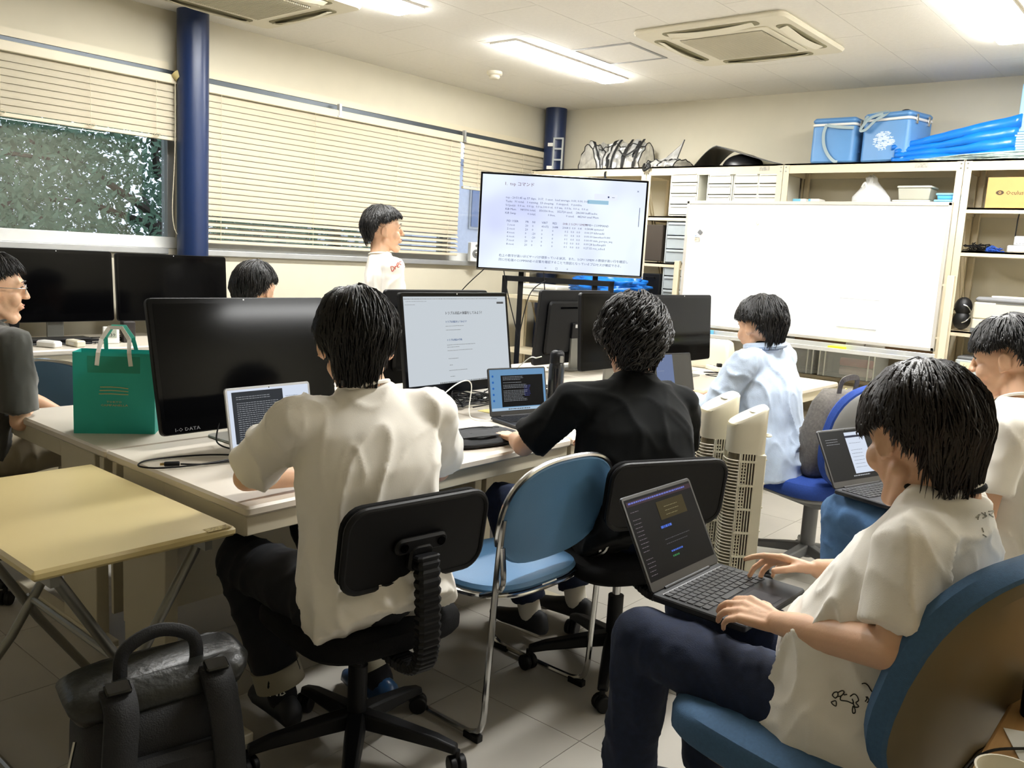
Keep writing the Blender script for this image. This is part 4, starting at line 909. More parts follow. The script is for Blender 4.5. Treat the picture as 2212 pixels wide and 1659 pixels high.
# silver bags
SV = mat('silver foil', 'dcdcda', .28, .6, var=.3, scale=14, bump=.4, bscale=30); BK = mat('black binding', '151515', .6)  # foil's uneven base tone stands in for bright and dark reflections
def crumple(name, label, cat, loc, pts, m, amp=.02, rz=0):
    t = thing(name, label, cat, loc, rz); return t
def silver_bag(label, loc, rz, prof, L, seed):
    t = thing('insulated_bag', label, 'bag', loc, rz)
    n = 18; P = [V((p[0], p[1], 0)) for p in prof]; P = spline(P, 3); rs = []
    for i in range(n+1):
        u = i/n; rs.append([V((L*(u-.5)+.014*noise.noise(V((p[0]*30, u*9, seed))), p[0]+.030*noise.noise(V((u*8, p[1]*22, seed+3))), max(0, p[1]*(1-.16*abs(sin(u*6.3+seed))) + (.018*noise.noise(V((u*14, p[0]*30, seed+7))) if p[1] > .02 else 0)))) for p in P])
    G().rings(rs).obj('body', SV, t)
    m_ = len(P)
    for q0 in (2, 9, 14): G().rings([[p*1.01+V((0, 0, .003)) for p in rs[k]] for k in range(q0, q0+2)], close=False, cap=False).obj('black_panel', BK, t)
    for j in (0, m_//3, 2*m_//3):
        G().tube([r[j]+V((0, 0, .002)) for r in rs], .005, 5).obj('binding', BK, t)
    for q in (0, n): G().tube([p for p in rs[q]], .005, 5, closed=True).obj('binding', BK, t)
    return t, rs
hx = [(-.14, .0), (-.13, .08), (-.07, .19), (-.02, .25), (.03, .25), (.09, .17), (.14, .05), (.13, 0)]
t, rs = silver_bag('left silver insulated bag standing as a crumpled tent', (-4.60, 6.56, 2.18), radians(70), hx, .24, 2)
t, rs = silver_bag('larger silver insulated bag with black straps on top shelf', (-4.29, 6.58, 2.18), radians(5), [(-.15, .0), (-.15, .10), (-.08, .20), (-.03, .265), (.05, .265), (.11, .18), (.15, .05), (.14, 0)], .36, 5)
for x in (-.09, .02, .13): G().strap(spline([(x, -.165, .01), (x+.01, -.16, .10), (x+.02, -.10, .20), (x+.02, -.03, .262)], 5), .02, .004, nrm=(0, -1, .4)).obj('strap', BK, t)
G().strap(spline([(-.12, -.16, .08), (-.11, -.19, .0), (-.10, -.235, -.05), (-.09, -.235, -.10)], 5), .02, .004, nrm=(0, -1, 0)).obj('strap', BK, t)
G().strap(spline([(-.02, -.165, .16), (.05, -.175, .11), (.14, -.165, .16)], 5), .014, .004, nrm=(0, -1, .2)).obj('handle', BK, t)
t, rs = silver_bag('flattened silver bag with upright flap near black sheet', (-3.86, 6.52, 2.18), radians(-12), [(-.13, 0), (-.13, .03), (-.05, .07), (.02, .08), (.09, .06), (.13, .02), (.12, 0)], .34, 8)
G().add([V((-.10, -.02, .07)), V((.10, -.01, .08)), V((.135, .02, .235)), V((.10, .02, .19)), V((-.02, .0, .10)), V((-.10, -.012, .07)), V((.10, .0, .08)), V((.135, .03, .235)), V((.10, .03, .19)), V((-.02, .01, .10))], [(0, 1, 2, 3, 4), (9, 8, 7, 6, 5), (0, 5, 6, 1), (1, 6, 7, 2), (2, 7, 8, 3), (3, 8, 9, 4), (4, 9, 5, 0)]).obj('flap', SV, t)
G().tube([(.10, -.005, .08), (.137, .025, .235), (.10, .025, .19), (-.02, .005, .10)], .005, 6).obj('binding', BK, t)
G().tube(spline([(-.13, -.15, .03), (-.10, -.19, .0), (-.06, -.22, -.03), (-.02, -.20, .0), (-.06, -.17, .03)], 6), .011, 6).obj('strap_roll', BK, t, smooth=True)
# black sheet (bent tray)
t = thing('black_sheet', 'bent glossy black plastic sheet curling on the top shelf', 'sheet', (-3.18, 6.56, 2.18))
g = G(); rs = []
for i in range(25):
    u = i/24; x = -.36+.74*u; z = .155*sin(min(1, u/.28)*pi/2)*(1-max(0, (u-.25)/.75))**1.15 if u > 0 else 0
    rs.append([V((x, -.18, z)), V((x, .18, z*1.05)), V((x, .18, z*1.05+.006)), V((x, -.18, z+.006))])
g.rings(rs).obj('sheet', mat('black gloss sheet', '0f0f10', .25, var=.05), t, smooth=True)
G().sph((-.02, .0, .0), (.17, .14, .11), 20, 12).obj('dome', mat('black dome', '141416', .35), t, smooth=True)
# acrylic bracket on pillar
t = thing('acrylic_panel', 'clear acrylic switch panel clipped on the corner pillar', 'panel', (-5.10, 6.60, 2.28), radians(20))
AC = mat('clear acrylic', 'dfe4e2', .1, var=0, alpha=.45)
g = G(); g.b2(-.05, -.035, -.006, .006, -.10, .22).b2(.035, .05, -.006, .006, -.10, .22)
for z in (-.10, .01, .11, .205): g.b2(-.05, .05, -.006, .006, z, z+.015)
g.obj('plate', AC, t); G().b2(-.10, -.05, -.01, .01, .14, .17).b2(-.10, -.05, -.01, .01, -.07, -.04).obj('clip', WHITEP, t)
# middle bay top items
t = thing('plastic_bag', 'translucent white plastic bag on blue tray on the shelf', 'bag', (-2.15, 6.50, 1.875))
PB = mat('film plastic', 'e9eaea', .35, var=.05, scale=20, bump=.5, bscale=22)
rs = []
for i, (r_, z) in enumerate(((.02, 0), (.10, .002), (.125, .03), (.12, .07), (.08, .12), (.045, .16), (.03, .18), (.035, .21), (.01, .225))):
    rs.append([V((r_*1.05*cos(a)+.02*(r_ < .06)*-1+.018*noise.noise(V((cos(a)*2, sin(a)*2, z*14))), r_*.8*sin(a), max(0, z+.02*noise.noise(V((cos(a)*3, sin(a)*3, i)))))) for a in [2*pi*k/26 for k in range(26)]])
G().rings(rs).obj('film', PB, t, smooth=2)
G().strap(spline([(-.06, -.06, .14), (-.035, -.075, .17), (-.02, -.075, .13), (-.05, -.085, .09)], 4), .012, .002, nrm=(0, -1, 0)).obj('handle', WHITEP, t)
tag(G().rrect(.27, .22, .02, 0, .012, M=Matrix.Translation((-2.14, 6.50, 1.851)), b=.004).obj('tray', mat('tray blue', '9fb9d6', .4), smooth=True), 'flat pale blue tray under the plastic bag', 'tray')
FP = mat('frosted food box', 'b7b6a8', .35, var=.03); FPL = mat('frosted lid', 'd5d4c8', .35)
def tub(label, x, z, w, h, m, ml, y=6.50, d=.17, cat='container', grp=None):
    t = thing('food_container', label, cat, (x, y, z), group=grp)
    G().rings([[V((sx*w/2*k, sy*d/2*k, zz)) for sx, sy in ((-1, -1), (1, -1), (1, 1), (-1, 1))] for zz, k in ((0, .92), (h-.014, 1))]).obj('box', m, t, bevel=.008)
    G().rrect(w+.014, d+.014, .014, h-.014, h, b=.004).obj('lid', ml, t, smooth=True); return t
tub('lower frosted food container at the top of whiteboard', -1.86, 1.862, .235, .062, FP, FPL)
tub('upper larger frosted food container stacked on another', -1.845, 1.925, .215, .095, FP, FPL)
LB = mat('light blue tub', '62b8e6', .35); LBL = mat('light blue lid', '8fd0f2', .35)
tub('lower light blue container beside the shelf post', -1.64, 1.885, .13, .042, LB, LBL); tub('upper light blue container beside the shelf post', -1.635, 1.928, .12, .042, LB, LBL)
tag(G().b2(-1.72, -1.57, 6.40, 6.60, 1.852, 1.884).obj('flat_case', WHITEP, bevel=.004), 'white flat case under light blue containers', 'case')
for x, w, lb in ((-2.64, .10, 'blue and white medicine carton behind the whiteboard top'), (-2.53, .08, 'white small carton next to the blue carton')):
    t = thing('carton', lb, 'carton', (x, 6.45, 1.853)); G().b2(-w/2, w/2, -.06, .06, 0, .075).obj('box', WHITEP, t, bevel=.002); G().b2(-w/2-.0005, w*.1 if w > .09 else -w*.3, -.0607, -.0595, .03, .0745).obj('print', mat('cyan print', '6db4cf', .5), t)
# right bay items
CBX = mat('cardboard', 'c99c5f', .75, var=.04, bump=.05)
t = thing('cardboard_box', 'tan cardboard box printed with an eye mark, right shelf', 'box', (-1.23, 6.50, 1.871), radians(-3))
G().box((0, 0, .098), (.30, .25, .195)).obj('carton', CBX, t, bevel=.002); text('print', 'Oculus', .036, mat('box ink', '4a3b28', .7), t, upM((-.035, -.1262, .085)))
E_ = []
for i in range(21): a = -pi+2*pi*i/20; E_.append((-.07+.024*cos(a), .098+.015*sin(a)*abs(sin(a))**.2))
G().prism(E_[:-1], 0, .001, M=Matrix.Translation((0, -.1252, 0)) @ Matrix.Rotation(pi/2, 4, 'X')).obj('eye_mark', mat('box ink', '4a3b28', .7), t)
G().cyl((-.07, -.1262, .098), (-.07, -.1268, .098), .008).obj('eye_ring', CBX, t); G().cyl((-.07, -.1268, .098), (-.07, -.1272, .098), .004).obj('eye_pupil', mat('box ink', '4a3b28', .7), t)
G().b2(.149, .153, -.03, .05, .07, .11).obj('hand_hole', BLACKP, t)
t = thing('white_jar', 'white plastic jar right of the cardboard box', 'jar', (-1.00, 6.48, 1.871)); G().lathe([(.055, 0), (.055, .15), (.04, .17), (.04, .19)]).obj('body', DRW, t, smooth=True); G().lathe([(.044, .185), (.044, .215), (.03, .22)]).obj('cap', WHITEP, t, smooth=True)
tangle('heap of black cables with a headset band on shelf', -1.42, 6.48, 1.590, .07, .09, 10, hz=.06)
tangle('blue network cable coiled beside black cables', -1.31, 6.46, 1.590, .055, .06, 8, m=mat('blue cord', '1c4fb0', .5), hz=.04)
t = thing('network_switch', 'silver network device with antenna on the middle shelf', 'network device', (-1.06, 6.48, 1.591))
G().rrect(.32, .24, .012, 0, .045, b=.006).obj('lower_unit', mat('silver paint', 'cdced0', .4, .3), t, smooth=True); G().rrect(.29, .22, .012, .045, .105, M=Matrix.Translation((.015, .01, 0)), b=.006).obj('upper_unit', mat('silver paint', 'cdced0', .4, .3), t, smooth=True)
for k in range(14): G().cyl((-.11+.018*k, -.1005, .058), (-.11+.018*k, -.102, .058), .0025, n=8).obj('led', GREYP, t)
G().tube([(-.13, -.07, .10), (-.128, -.075, .2), (-.122, -.08, .255)], .004, 6).obj('antenna', BLACKP, t)
t = thing('printer', 'cream desktop printer with grey lid and paper on top', 'printer', (-1.13, 6.50, 1.061))
G().rrect(.46, .36, .02, 0, .09, b=.006).obj('paper_tray', CREAM, t, smooth=True); G().rrect(.46, .36, .02, .092, .20, b=.008).obj('body', CREAM, t, smooth=True)
G().rrect(.455, .355, .03, .20, .235, b=.014).obj('lid', mat('printer lid grey', '86878a', .45), t, smooth=True); G().b2(.02, .05, -.1815, -.179, .13, .15).obj('button', GREYP, t); G().b2(-.10, .10, -.1815, -.179, .195, .20).obj('slot', GREYP, t)
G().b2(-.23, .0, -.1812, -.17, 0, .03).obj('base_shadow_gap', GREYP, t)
tag(G().box((-1.14, 6.47, 1.302), (.23, .24, .010), RM(z=-6)).obj('paper_stack', mat('paper', 'efeadb', .8)), 'loose stack of paper on top of the printer', 'paper')
t = thing('headphones', 'black padded headset squeezed left of the printer', 'headset', (-1.44, 6.42, 1.061)); 
for z in (.07, .16): G().sph((0, 0, z), (.055, .05, .065), 18, 12).obj('ear_cup', mat('black pad', '0e0e10', .5), t, smooth=True)
G().tube(arc((0, -.045, .115), .06, -80, 80, 8, 'xz'), .004, 6).obj('band', CHROME, t, smooth=True)
t = thing('storage_case', 'clear storage case with handwritten label under printer', 'case', (-1.30, 6.46, .625)); G().rrect(.25, .30, .02, 0, .25, b=.006).obj('body', CLR, t, smooth=True); G().rrect(.24, .28, .02, .25, .27, b=.006).obj('lid', GREYP, t, smooth=True)
G().b2(-.09, .055, -.152, -.150, .19, .235).obj('label_strip', mat('label cream', 'e3dbb8', .7), t); text('writing', 'レ ジ 袋', .032, mat('pencil', '8a7a58', .8), t, upM((-.075, -.1525, .20)))
for x, lb in ((-.98, 'clear storage bin low on shelf behind the right person'),): 
    t = thing('storage_bin', lb, 'bin', (x, 6.46, .625)); G().rrect(.22, .30, .02, 0, .20, b=.006).obj('body', CLR, t, smooth=True); G().rrect(.235, .31, .02, .2, .21, b=.003).obj('rim', FPL, t)
# lower shelf under whiteboard
def clearbin(label, x, w, z=.652):
    t = thing('storage_bin', label, 'bin', (x, 6.42, z), group='clear plastic bins below the whiteboard')
    A = mat('clear polypropylene', 'd8dad4', .25, var=.02, alpha=.30); d = .30; h = .20
    g = G(); g.b2(-w/2, w/2, -d/2, -d/2+.003, 0, h).b2(-w/2, w/2, d/2-.003, d/2, 0, h).b2(-w/2, -w/2+.003, -d/2, d/2, 0, h).b2(w/2-.003, w/2, -d/2, d/2, 0, h).b2(-w/2, w/2, -d/2, d/2, 0, .003); g.obj('tub', A, t)
    G().rrect(w+.02, d+.02, .015, h-.004, h+.012, b=.003).obj('rim', FPL, t)
    g = G()
    for x_ in (-w/2+.045, -w/2+.005, w/2-.005, w/2-.045): g.b2(x_-.004, x_+.004, -d/2-.004, -d/2, 0, h)
    g.obj('rib', FPL, t)
    return t
clearbin('clear bin with pink and white rolls below the whiteboard', -2.12, .40); clearbin('clear bin mostly hidden behind the pale blue shirt', -2.56, .40)
for z, c, lb in ((.70, 'e6d3d0', 'pale pink paper roll inside the clear bin'), (.765, 'd4857e', 'darker red roll on top inside the clear bin')):
    tag(G().cyl((-2.18, 6.34, z), (-1.96, 6.34, z), .030, n=20).obj('paper_roll', mat('roll '+c, c, .7), smooth=True), lb, 'roll')
tag(G().box((-2.15, 6.63, .985), (1.1, .22, .16)).obj('cardboard_box', mat('brown card', '6e5334', .8), bevel=.003), 'long brown cardboard box behind the pen tray', 'box').location = (0, 0, -.038)
for i, x in enumerate((-2.12, -1.98)):
    g = G().sph((x, 6.42, .99), (.07, .05, .05), 14, 8); 
    for k, p in enumerate(g.v): g.v[k] = p+V((0, 0, .012*noise.noise(p*30)))
    o = tag(g.obj('crumpled_bag', mat('grey film', 'a9a49a', .5), smooth=True), ['left crumpled grey bag peeking above the pen tray', 'right crumpled grey bag peeking above the pen tray'][i], 'bag'); o.location = (0, 0, -.10)
tag(G().rrect(.15, .10, .01, 0, .30, M=Matrix.Translation((-2.50, 6.0, .652)), b=.004).obj('grey_case', GREYP), 'grey case behind the shoulder of the pale blue shirt', 'case').hide_render = False
# drawer cabinets on the floor behind chair, labelled
for i, (x, y) in enumerate(((-1.98, 6.12), (-1.52, 6.14))):
    t = thing('drawer_cabinet', ['low cream drawer cabinet with handwritten cable label', 'low cream drawer cabinet behind the blue chair back'][i], 'cabinet', (x, y, 0))
    CC = mat('cabinet cream', 'cfc3a2', .6, var=.03)
    G().b2(-.22, .22, -.16, .16, 0, .60).obj('body', CC, t, bevel=.004)
    for k in range(6):
        z = .03+.093*k; dr = G().b2(-.21, .21, -.168, -.158, z, z+.086).obj('drawer', CC, t, bevel=.002)
        G().b2(-.04, .04, -.174, -.166, z+.01, z+.02).obj('handle', GREYP, dr)
    if i == 0: text('writing', 'ケーブル', .06, mat('marker ink', '5a5348', .8), t, upM((-.18, -.17, .42))); text('writing', 'るい', .06, mat('marker ink', '5a5348', .8), t, upM((.06, -.17, .41)))
    if i == 0: text('writing', 'ア', .06, mat('marker ink', '5a5348', .8), t, upM((-.08, -.17, .25)))
# items under TV
t = thing('white_case', 'white plastic storage case on the low cabinet under TV', 'case', (-4.82, 6.22, 1.045)); G().rrect(.42, .30, .02, 0, .06, b=.006).obj('lower_half', WHITEP, t, smooth=True); G().rrect(.43, .31, .02, .062, .10, b=.01).obj('lid', WHITEP, t, smooth=True); G().b2(-.06, .06, -.16, -.15, .035, .05).obj('handle', GREYP, t)
t = thing('perforated_rack', 'ivory steel rack with perforated post below the TV', 'rack', (-4.68, 6.14, 0))
for x in (-.45, .45): G().b2(x-.02, x+.02, -.14, -.12, 0, 1.04).obj('post', SH, t, bevel=.002); G().b2(x-.02, x+.02, .12, .14, 0, 1.04).obj('post', SH, t, bevel=.002)
for z in (.1, .55, 1.04): G().b2(-.47, .47, -.15, .15, z-.03, z).obj('shelf', SH, t)
g = G()
for k in range(34): g.b2(-.456, -.448, -.1415, -.1395, .06+.028*k, .072+.028*k)
g.obj('slots', mat('slot dark', '3a352e', .8), t)
def blob(name, label, cat, c, r, m, seed, amp=.3, f=3, nu=48, nv=28, cut=None):
    t = thing(name, label, cat, (c[0], c[1], c[2]))
    g = G().sph((0, 0, 0), r, nu, nv)
    for i, p in enumerate(g.v):
        q = V((p.x/r[0], p.y/r[1], p.z/r[2])); k = 1+amp*(abs(noise.noise(q*f+V((seed, 0, 0))))*1.6-.4)+amp*.4*noise.noise(q*f*2.7+V((seed, 5, 0)))
        p2 = V((p.x*k, p.y*k, p.z*k)); p2.z = max(p2.z, -r[2]*.5); g.v[i] = p2
    g.obj('sheet', m, t, smooth=2); return t
blob('crumpled_tarp', 'crumpled blue tarp heaped under the TV', 'tarp', (-4.10, 6.12, 1.17), (.36, .16, .12), TARP, 4, amp=.35, f=3.5)
t = thing('low_cabinet', 'grey low cabinet supporting the crumpled blue tarp', 'cabinet', (-3.95, 6.10, 0)); G().b2(-.25, .36, -.16, .16, 0, 1.08).obj('body', mat('grey cabinet', 'a39a88', .6), t, bevel=.004)
for k in range(3): G().b2(-.24, .35, -.168, -.158, .04+.34*k, .36+.34*k).obj('door_panel', mat('grey cabinet', 'a39a88', .6), t, bevel=.003)
# ================================================================ TOWER FANS
FANM = mat('fan ivory', 'e2dcc6', .4, var=.02); RED = mat('fan inner dark', '3a241c', .7); FCORE = mat('fan core', '8f876f', .7)
def tower_fan(label, loc, rz, H=.92):
    t = thing('tower_fan', label, 'fan', loc, rz, group='ivory tower fans beside the pale blue shirt')
    w, d = .115, .13
    def sec(z, k=1, top=None):
        P = []
        for i in range(28):
            a = 2*pi*i/28; e = .62; x = w/2*k*abs(cos(a))**e*(1 if cos(a) > 0 else -1); y = d/2*k*abs(sin(a))**(.9 if sin(a) < 0 else .5)*(1 if sin(a) > 0 else -1)
            P.append(V((x, y, z+(top*(y/d) if top else 0))))
        return P
    G().lathe([(.13, 0), (.135, .008), (.13, .022), (.05, .035)], n=32).obj('base', FANM, t, smooth=True)
    G().rings([sec(.03), sec(.12)]).obj('lower_collar', FANM, t, smooth=True); G().rings([sec(H-.16), sec(H-.06), sec(H-.035, 1, .07), sec(H-.027, .93, .07)]).obj('body', FANM, t, smooth=True)
    G().rings([[V((p.x*.80, p.y*.80, p.z)) for p in sec(z)] for z in (.12, H-.16)]).obj('inner_core', FCORE, t); G().b2(.0462, .049, -.022, .034, .12, H-.16).obj('vent_screen', RED, t)
    # rear/side columns
    for a, b_ in ((-.056, -.03), (.034, .056)): G().b2(a, b_, .028, .064, .12, H-.16).obj('column_strip', FANM, t, bevel=.003)
    G().b2(-.057, -.040, -.03, .03, .12, H-.16).b2(.040, .0565, -.028, -.022, .12, H-.16).obj('side_panel', FANM, t, bevel=.002)
    g = G()
    for k in range(6): g.b2(.050, .0585, -.020+.0095*k-.0018, -.020+.0095*k+.0018, .12, H-.16)
    for k in range(8): g.b2(.050, .0590, -.025, .033, .14+.085*k, .147+.085*k)
    g.obj('side_vent', FANM, t)
    ring = G().tube([V((.054*abs(cos(a))**.62*(1 if cos(a) > 0 else -1), -.067*abs(sin(a))**.9, 0)) for a in [pi*i/12 for i in range(13)]], .0024, 4, cap=False).mesh('louvre'); ring.materials.append(FANM)
    n = int((H-.30)/.0115)
    for k in range(n):
        o = bpy.data.objects.new('louvre', ring); C.objects.link(o); o.parent = t; o.location = (0, 0, .13+.0115*k)
    g = G()
    for x in (-.018, 0, .018): g.tube([(x, -.064, .12), (x, -.064, H-.16)], .0016, 4)
    g.obj('grille_rib', FANM, t)
    g = G()
    for k in range(8): g.b2(-.05, .05, .062, .068, .15+.085*k, .155+.085*k)
    for x in (-.022, -.011, 0, .011, .022): g.b2(x-.002, x+.002, .062, .067, .12, H-.16)
    g.obj('back_grille', FANM, t)
    G().rrect(.06, .03, .01, H-.026, H-.022, M=Matrix.Translation((0, .02, .008)), b=.002).obj('control_panel', WHITEP, t)
    G().tube(arc((0, .066, H-.10), .02, 0, 180, 6, 'xy'), .004, 6).obj('handle', FANM, t)
    return t
tower_fan('left ivory tower fan with curved louvre front', (-1.405, 2.87, 0), radians(-42), H=.945); tower_fan('right ivory tower fan with slatted vent facing the camera', (-1.265, 2.81, 0), radians(-52), H=.925)
# ================================================================ BAGS ON FLOOR / CHAIR
BPM = mat('black cordura', '0c0d10', .7, var=.15, scale=60, bump=.25, bscale=300); BPL = mat('black coated fabric', '151612', .38, var=.1, scale=20, bump=.2, bscale=60)
t = thing('backpack', 'bulky black roll-top backpack on the floor under the table', 'backpack', (-1.70, .885, 0), radians(78))
def sqring(cx, cy, w, d, z, tilt=0, n=32, e=.38, s=0):
    return [V((cx+w/2*abs(cos(a))**e*(1 if cos(a) > 0 else -1), cy+d/2*abs(sin(a))**e*(1 if sin(a) > 0 else -1), z+tilt*cos(a)+.006*noise.noise(V((cos(a)*2, sin(a)*2, z*9+s))))) for a in [2*pi*i/n for i in range(n)]]
G().rings([sqring(0, 0, .30, .17, 0), sqring(0, 0, .33, .20, .03), sqring(0, 0, .34, .21, .2), sqring(0, 0, .33, .20, .36), sqring(0, 0, .32, .18, .42, .01)]).obj('main_body', BPM, t, smooth=2)
G().rings([sqring(0, .01, .34, .19, .415, .01), sqring(0, .01, .37, .20, .44, .012), sqring(0, .01, .38, .18, .46, .014), sqring(0, .02, .34, .12, .475, .014)]).obj('top_flap', BPL, t, smooth=2)
G().strap(spline([(-.08, -.02, .465), (-.07, -.02, .53), (0, -.02, .56), (.07, -.02, .53), (.08, -.02, .465)], 6), .028, .008, nrm=(0, 1, 0)).obj('grab_handle', BPM, t, smooth=2)
for s in (-1, 1):
    G().strap(spline([(s*.10, -.07, .475), (s*.10, -.115, .44), (s*.11, -.135, .34), (s*.115, -.145, .2), (s*.12, -.135, .06)], 6), .065, .016, nrm=(0, -1, .2)).obj('shoulder_strap', BPM, t, smooth=2)
    G().rrect(.05, .035, .006, 0, .012, M=Matrix.Translation((s*.10, -.085, .478)) @ RM(x=20).to_4x4(), b=.003).obj('buckle', mat('shiny black plastic', '101010', .15), t)
    G().b2(s*.11-.02, s*.11+.02, -.160, -.150, .22, .245).obj('strap_slider', GLOSSB, t)
G().rrect(.22, .26, .03, .0, .045, M=Matrix.Translation((0, -.09, .20)) @ RM(x=90).to_4x4(), b=.015).obj('back_pad', BPM, t, smooth=True)
G().tube(spline([(-.17, -.03, .36), (-.19, -.06, .30), (-.185, -.07, .26)], 6), .004, 6).obj('zip_pull', CHROME, t, smooth=True)
G().strap(spline([(-.165, -.04, .22), (-.20, -.06, .20), (-.215, -.07, .12), (-.20, -.06, .05), (-.19, -.05, .01)], 6), .022, .004, nrm=(-1, 0, 0)).obj('side_strap', BPM, t)
GB = mat('grey melange fabric', '6b6660', .9, var=.2, scale=90, bump=.2, bscale=300)
t = thing('backpack', 'grey backpack with yellow zip leaning on the blue chair', 'backpack', (-1.375, 3.90, .485), radians(66), rx=0)
R_ = Euler((radians(13), 0, 0)).to_matrix().to_4x4()
def tilt(rs): return [[R_ @ p for p in r] for r in rs]
G().rings(tilt([sqring(0, 0, .26, .12, .012), sqring(0, 0, .30, .15, .05, s=1), sqring(0, 0, .30, .15, .22, s=2), sqring(0, .01, .27, .12, .34, s=3), sqring(0, .02, .20, .07, .40, s=4)])).obj('main_body', GB, t, smooth=2)
G().rings(tilt([sqring(0, .07, .22, .06, .02), sqring(0, .085, .25, .07, .08), sqring(0, .08, .24, .06, .18), sqring(0, .07, .20, .03, .22)])).obj('front_pocket', GB, t, smooth=2)
G().tube([R_ @ p for p in spline([(.145, .03, .05), (.15, .03, .2), (.12, .04, .33), (.05, .05, .40)], 6)], .004, 6).obj('zip', mat('yellow zip', 'd8cf86', .5), t, smooth=True)
G().strap([R_ @ p for p in spline([(-.04, 0, .39), (-.04, -.0, .46), (.04, -.0, .47), (.05, 0, .39)], 6)], .025, .005, nrm=(0, 1, 0)).obj('grab_handle', GB, t)
G().strap([R_ @ p for p in spline([(.10, .06, .06), (.13, .13, .02), (.17, .19, .005), (.12, .22, .0), (.08, .21, -.02)], 6)], .025, .004, nrm=(0, 0, 1)).obj('loose_strap', GB, t)
# ================================================================ RIGHT FOREGROUND DESK AND BIN
WD = mat('light wood', 'c9a06c', .4, col2='b88f5c', scale=5, stretch=(12, 1, 1))
t = thing('wooden_desk', 'light wooden desk edge at the bottom right corner', 'desk', (.14, 1.35, 0))
G().b2(-.35, .35, -.55, .56, .67, .70).obj('desk_top', WD, t, bevel=.006); 
for x, y in ((-.31, -.5), (.31, -.5), (-.31, .5), (.31, .5)): G().b2(x-.02, x+.02, y-.02, y+.02, 0, .67).obj('leg', STEELG, t)
for i, (x, y) in enumerate(((-.165, 1.66), (-.170, 1.585))):
    t = thing('spice_jar', ['rear small black jar with silver lid on wooden desk', 'front small black jar with silver lid on wooden desk'][i], 'jar', (x, y, .70), group='black jars on the wooden desk')
    G().lathe([(.020, 0), (.021, .003), (.021, .045)]).obj('body', GLOSSB, t, smooth=True); G().lathe([(.0225, .045), (.0225, .056), (.019, .059), (.017, .056), (.0, .053)]).obj('lid', CHROME, t, smooth=True)
tag(G().box((-.125, 1.46, .7012), (.10, .14, .001), RM(z=24)).obj('paper', mat('paper white', 'eeeeea', .8)), 'white paper sheet on the wooden desk', 'paper')
t = thing('cup', 'cream cup rim at the very bottom right corner', 'cup', (-.15, 1.265, .70)); G().lathe([(.035, 0), (.04, .04), (.045, .055), (.042, .055), (.037, .04), (.03, .004)], n=32).obj('body', CREAM, t, smooth=True)
cable('thin_cable', [(-.10, 1.49, .704), (-.16, 1.45, .706), (-.21, 1.38, .70), (-.235, 1.34, .62), (-.25, 1.32, .5)], .0022, BLACKP, 'thin black cable over the wooden desk edge')
t = thing('plastic_bin', 'tall white plastic bin behind the slate blue chair', 'bin', (-.15, 2.62, 0))
WB = mat('milky bin plastic', 'e6e4dc', .35, alpha=.95)
G().rings([[V((sx*w_, sy*d_, z)) for sx, sy in ((-1, -1), (1, -1), (1, 1), (-1, 1))] for w_, d_, z in ((.15, .12, 0), (.17, .14, .45), (.185, .155, .46), (.185, .155, .48), (.165, .135, .48), (.14, .11, .01))]).obj('body', WB, t, bevel=.012)
t = thing('drawer_unit', 'white plastic drawer unit on the floor by the right edge', 'drawer unit', (-.12, 3.35, 0)); G().b2(-.15, .15, -.17, .17, 0, .55).obj('cabinet', DRW, t, bevel=.006)
for k in range(3): G().b2(-.156, -.150, -.15, .15, .03+.17*k, .18+.17*k).obj('drawer', DRW, t, bevel=.004)
# ================================================================ PEOPLE
def remesh(g, name, voxel, m, parent, smooth=6, fold=None, fac=.6):
    me = bpy.data.meshes.new('tmp'); Mi = MW[parent.name].inverted()
    me.from_pydata([tuple(Mi @ p) for p in g.v], [], g.f); me.update()
    b = bmesh.new(); b.from_mesh(me)
    bmesh.ops.recalc_face_normals(b, faces=b.faces); b.to_mesh(me); b.free()
    o = bpy.data.objects.new('tmp', me); C.objects.link(o)
    r = o.modifiers.new('r', 'REMESH'); r.mode = 'VOXEL'; r.voxel_size = voxel
    s = o.modifiers.new('s', 'SMOOTH'); s.factor = fac; s.iterations = smooth
    dg = bpy.context.evaluated_depsgraph_get(); n = bpy.data.meshes.new_from_object(o.evaluated_get(dg))
    bpy.data.objects.remove(o); bpy.data.meshes.remove(me)
    if fold:
        M = MW[parent.name]; n.update(); nr = [v.normal.copy() for v in n.vertices]
        for v, q in zip(n.vertices, nr): v.co += q*fold(M @ v.co, q)
    n.name = name; n.materials.clear(); n.materials.append(m)
    for p in n.polygons: p.use_smooth = True
    o = bpy.data.objects.new(name, n); C.objects.link(o); o.parent = parent; MW[o.name] = MW[parent.name]
    return o
def loft(g, secs, right, n=28, e=.8):
    rs = []
    for i, (c, rx, ry) in enumerate(secs):
        c = V(c); d = V(secs[min(i+1, len(secs)-1)][0])-V(secs[max(i-1, 0)][0]); d.normalize()
        r = V(right); r = (r-d*r.dot(d)).normalized(); f = d.cross(r)
        rs.append([c+r*(rx*abs(cos(a))**e*(1 if cos(a) > 0 else -1))+f*(ry*abs(sin(a))**e*(1 if sin(a) > 0 else -1)) for a in [2*pi*k/n for k in range(n)]])
    g.rings(rs)
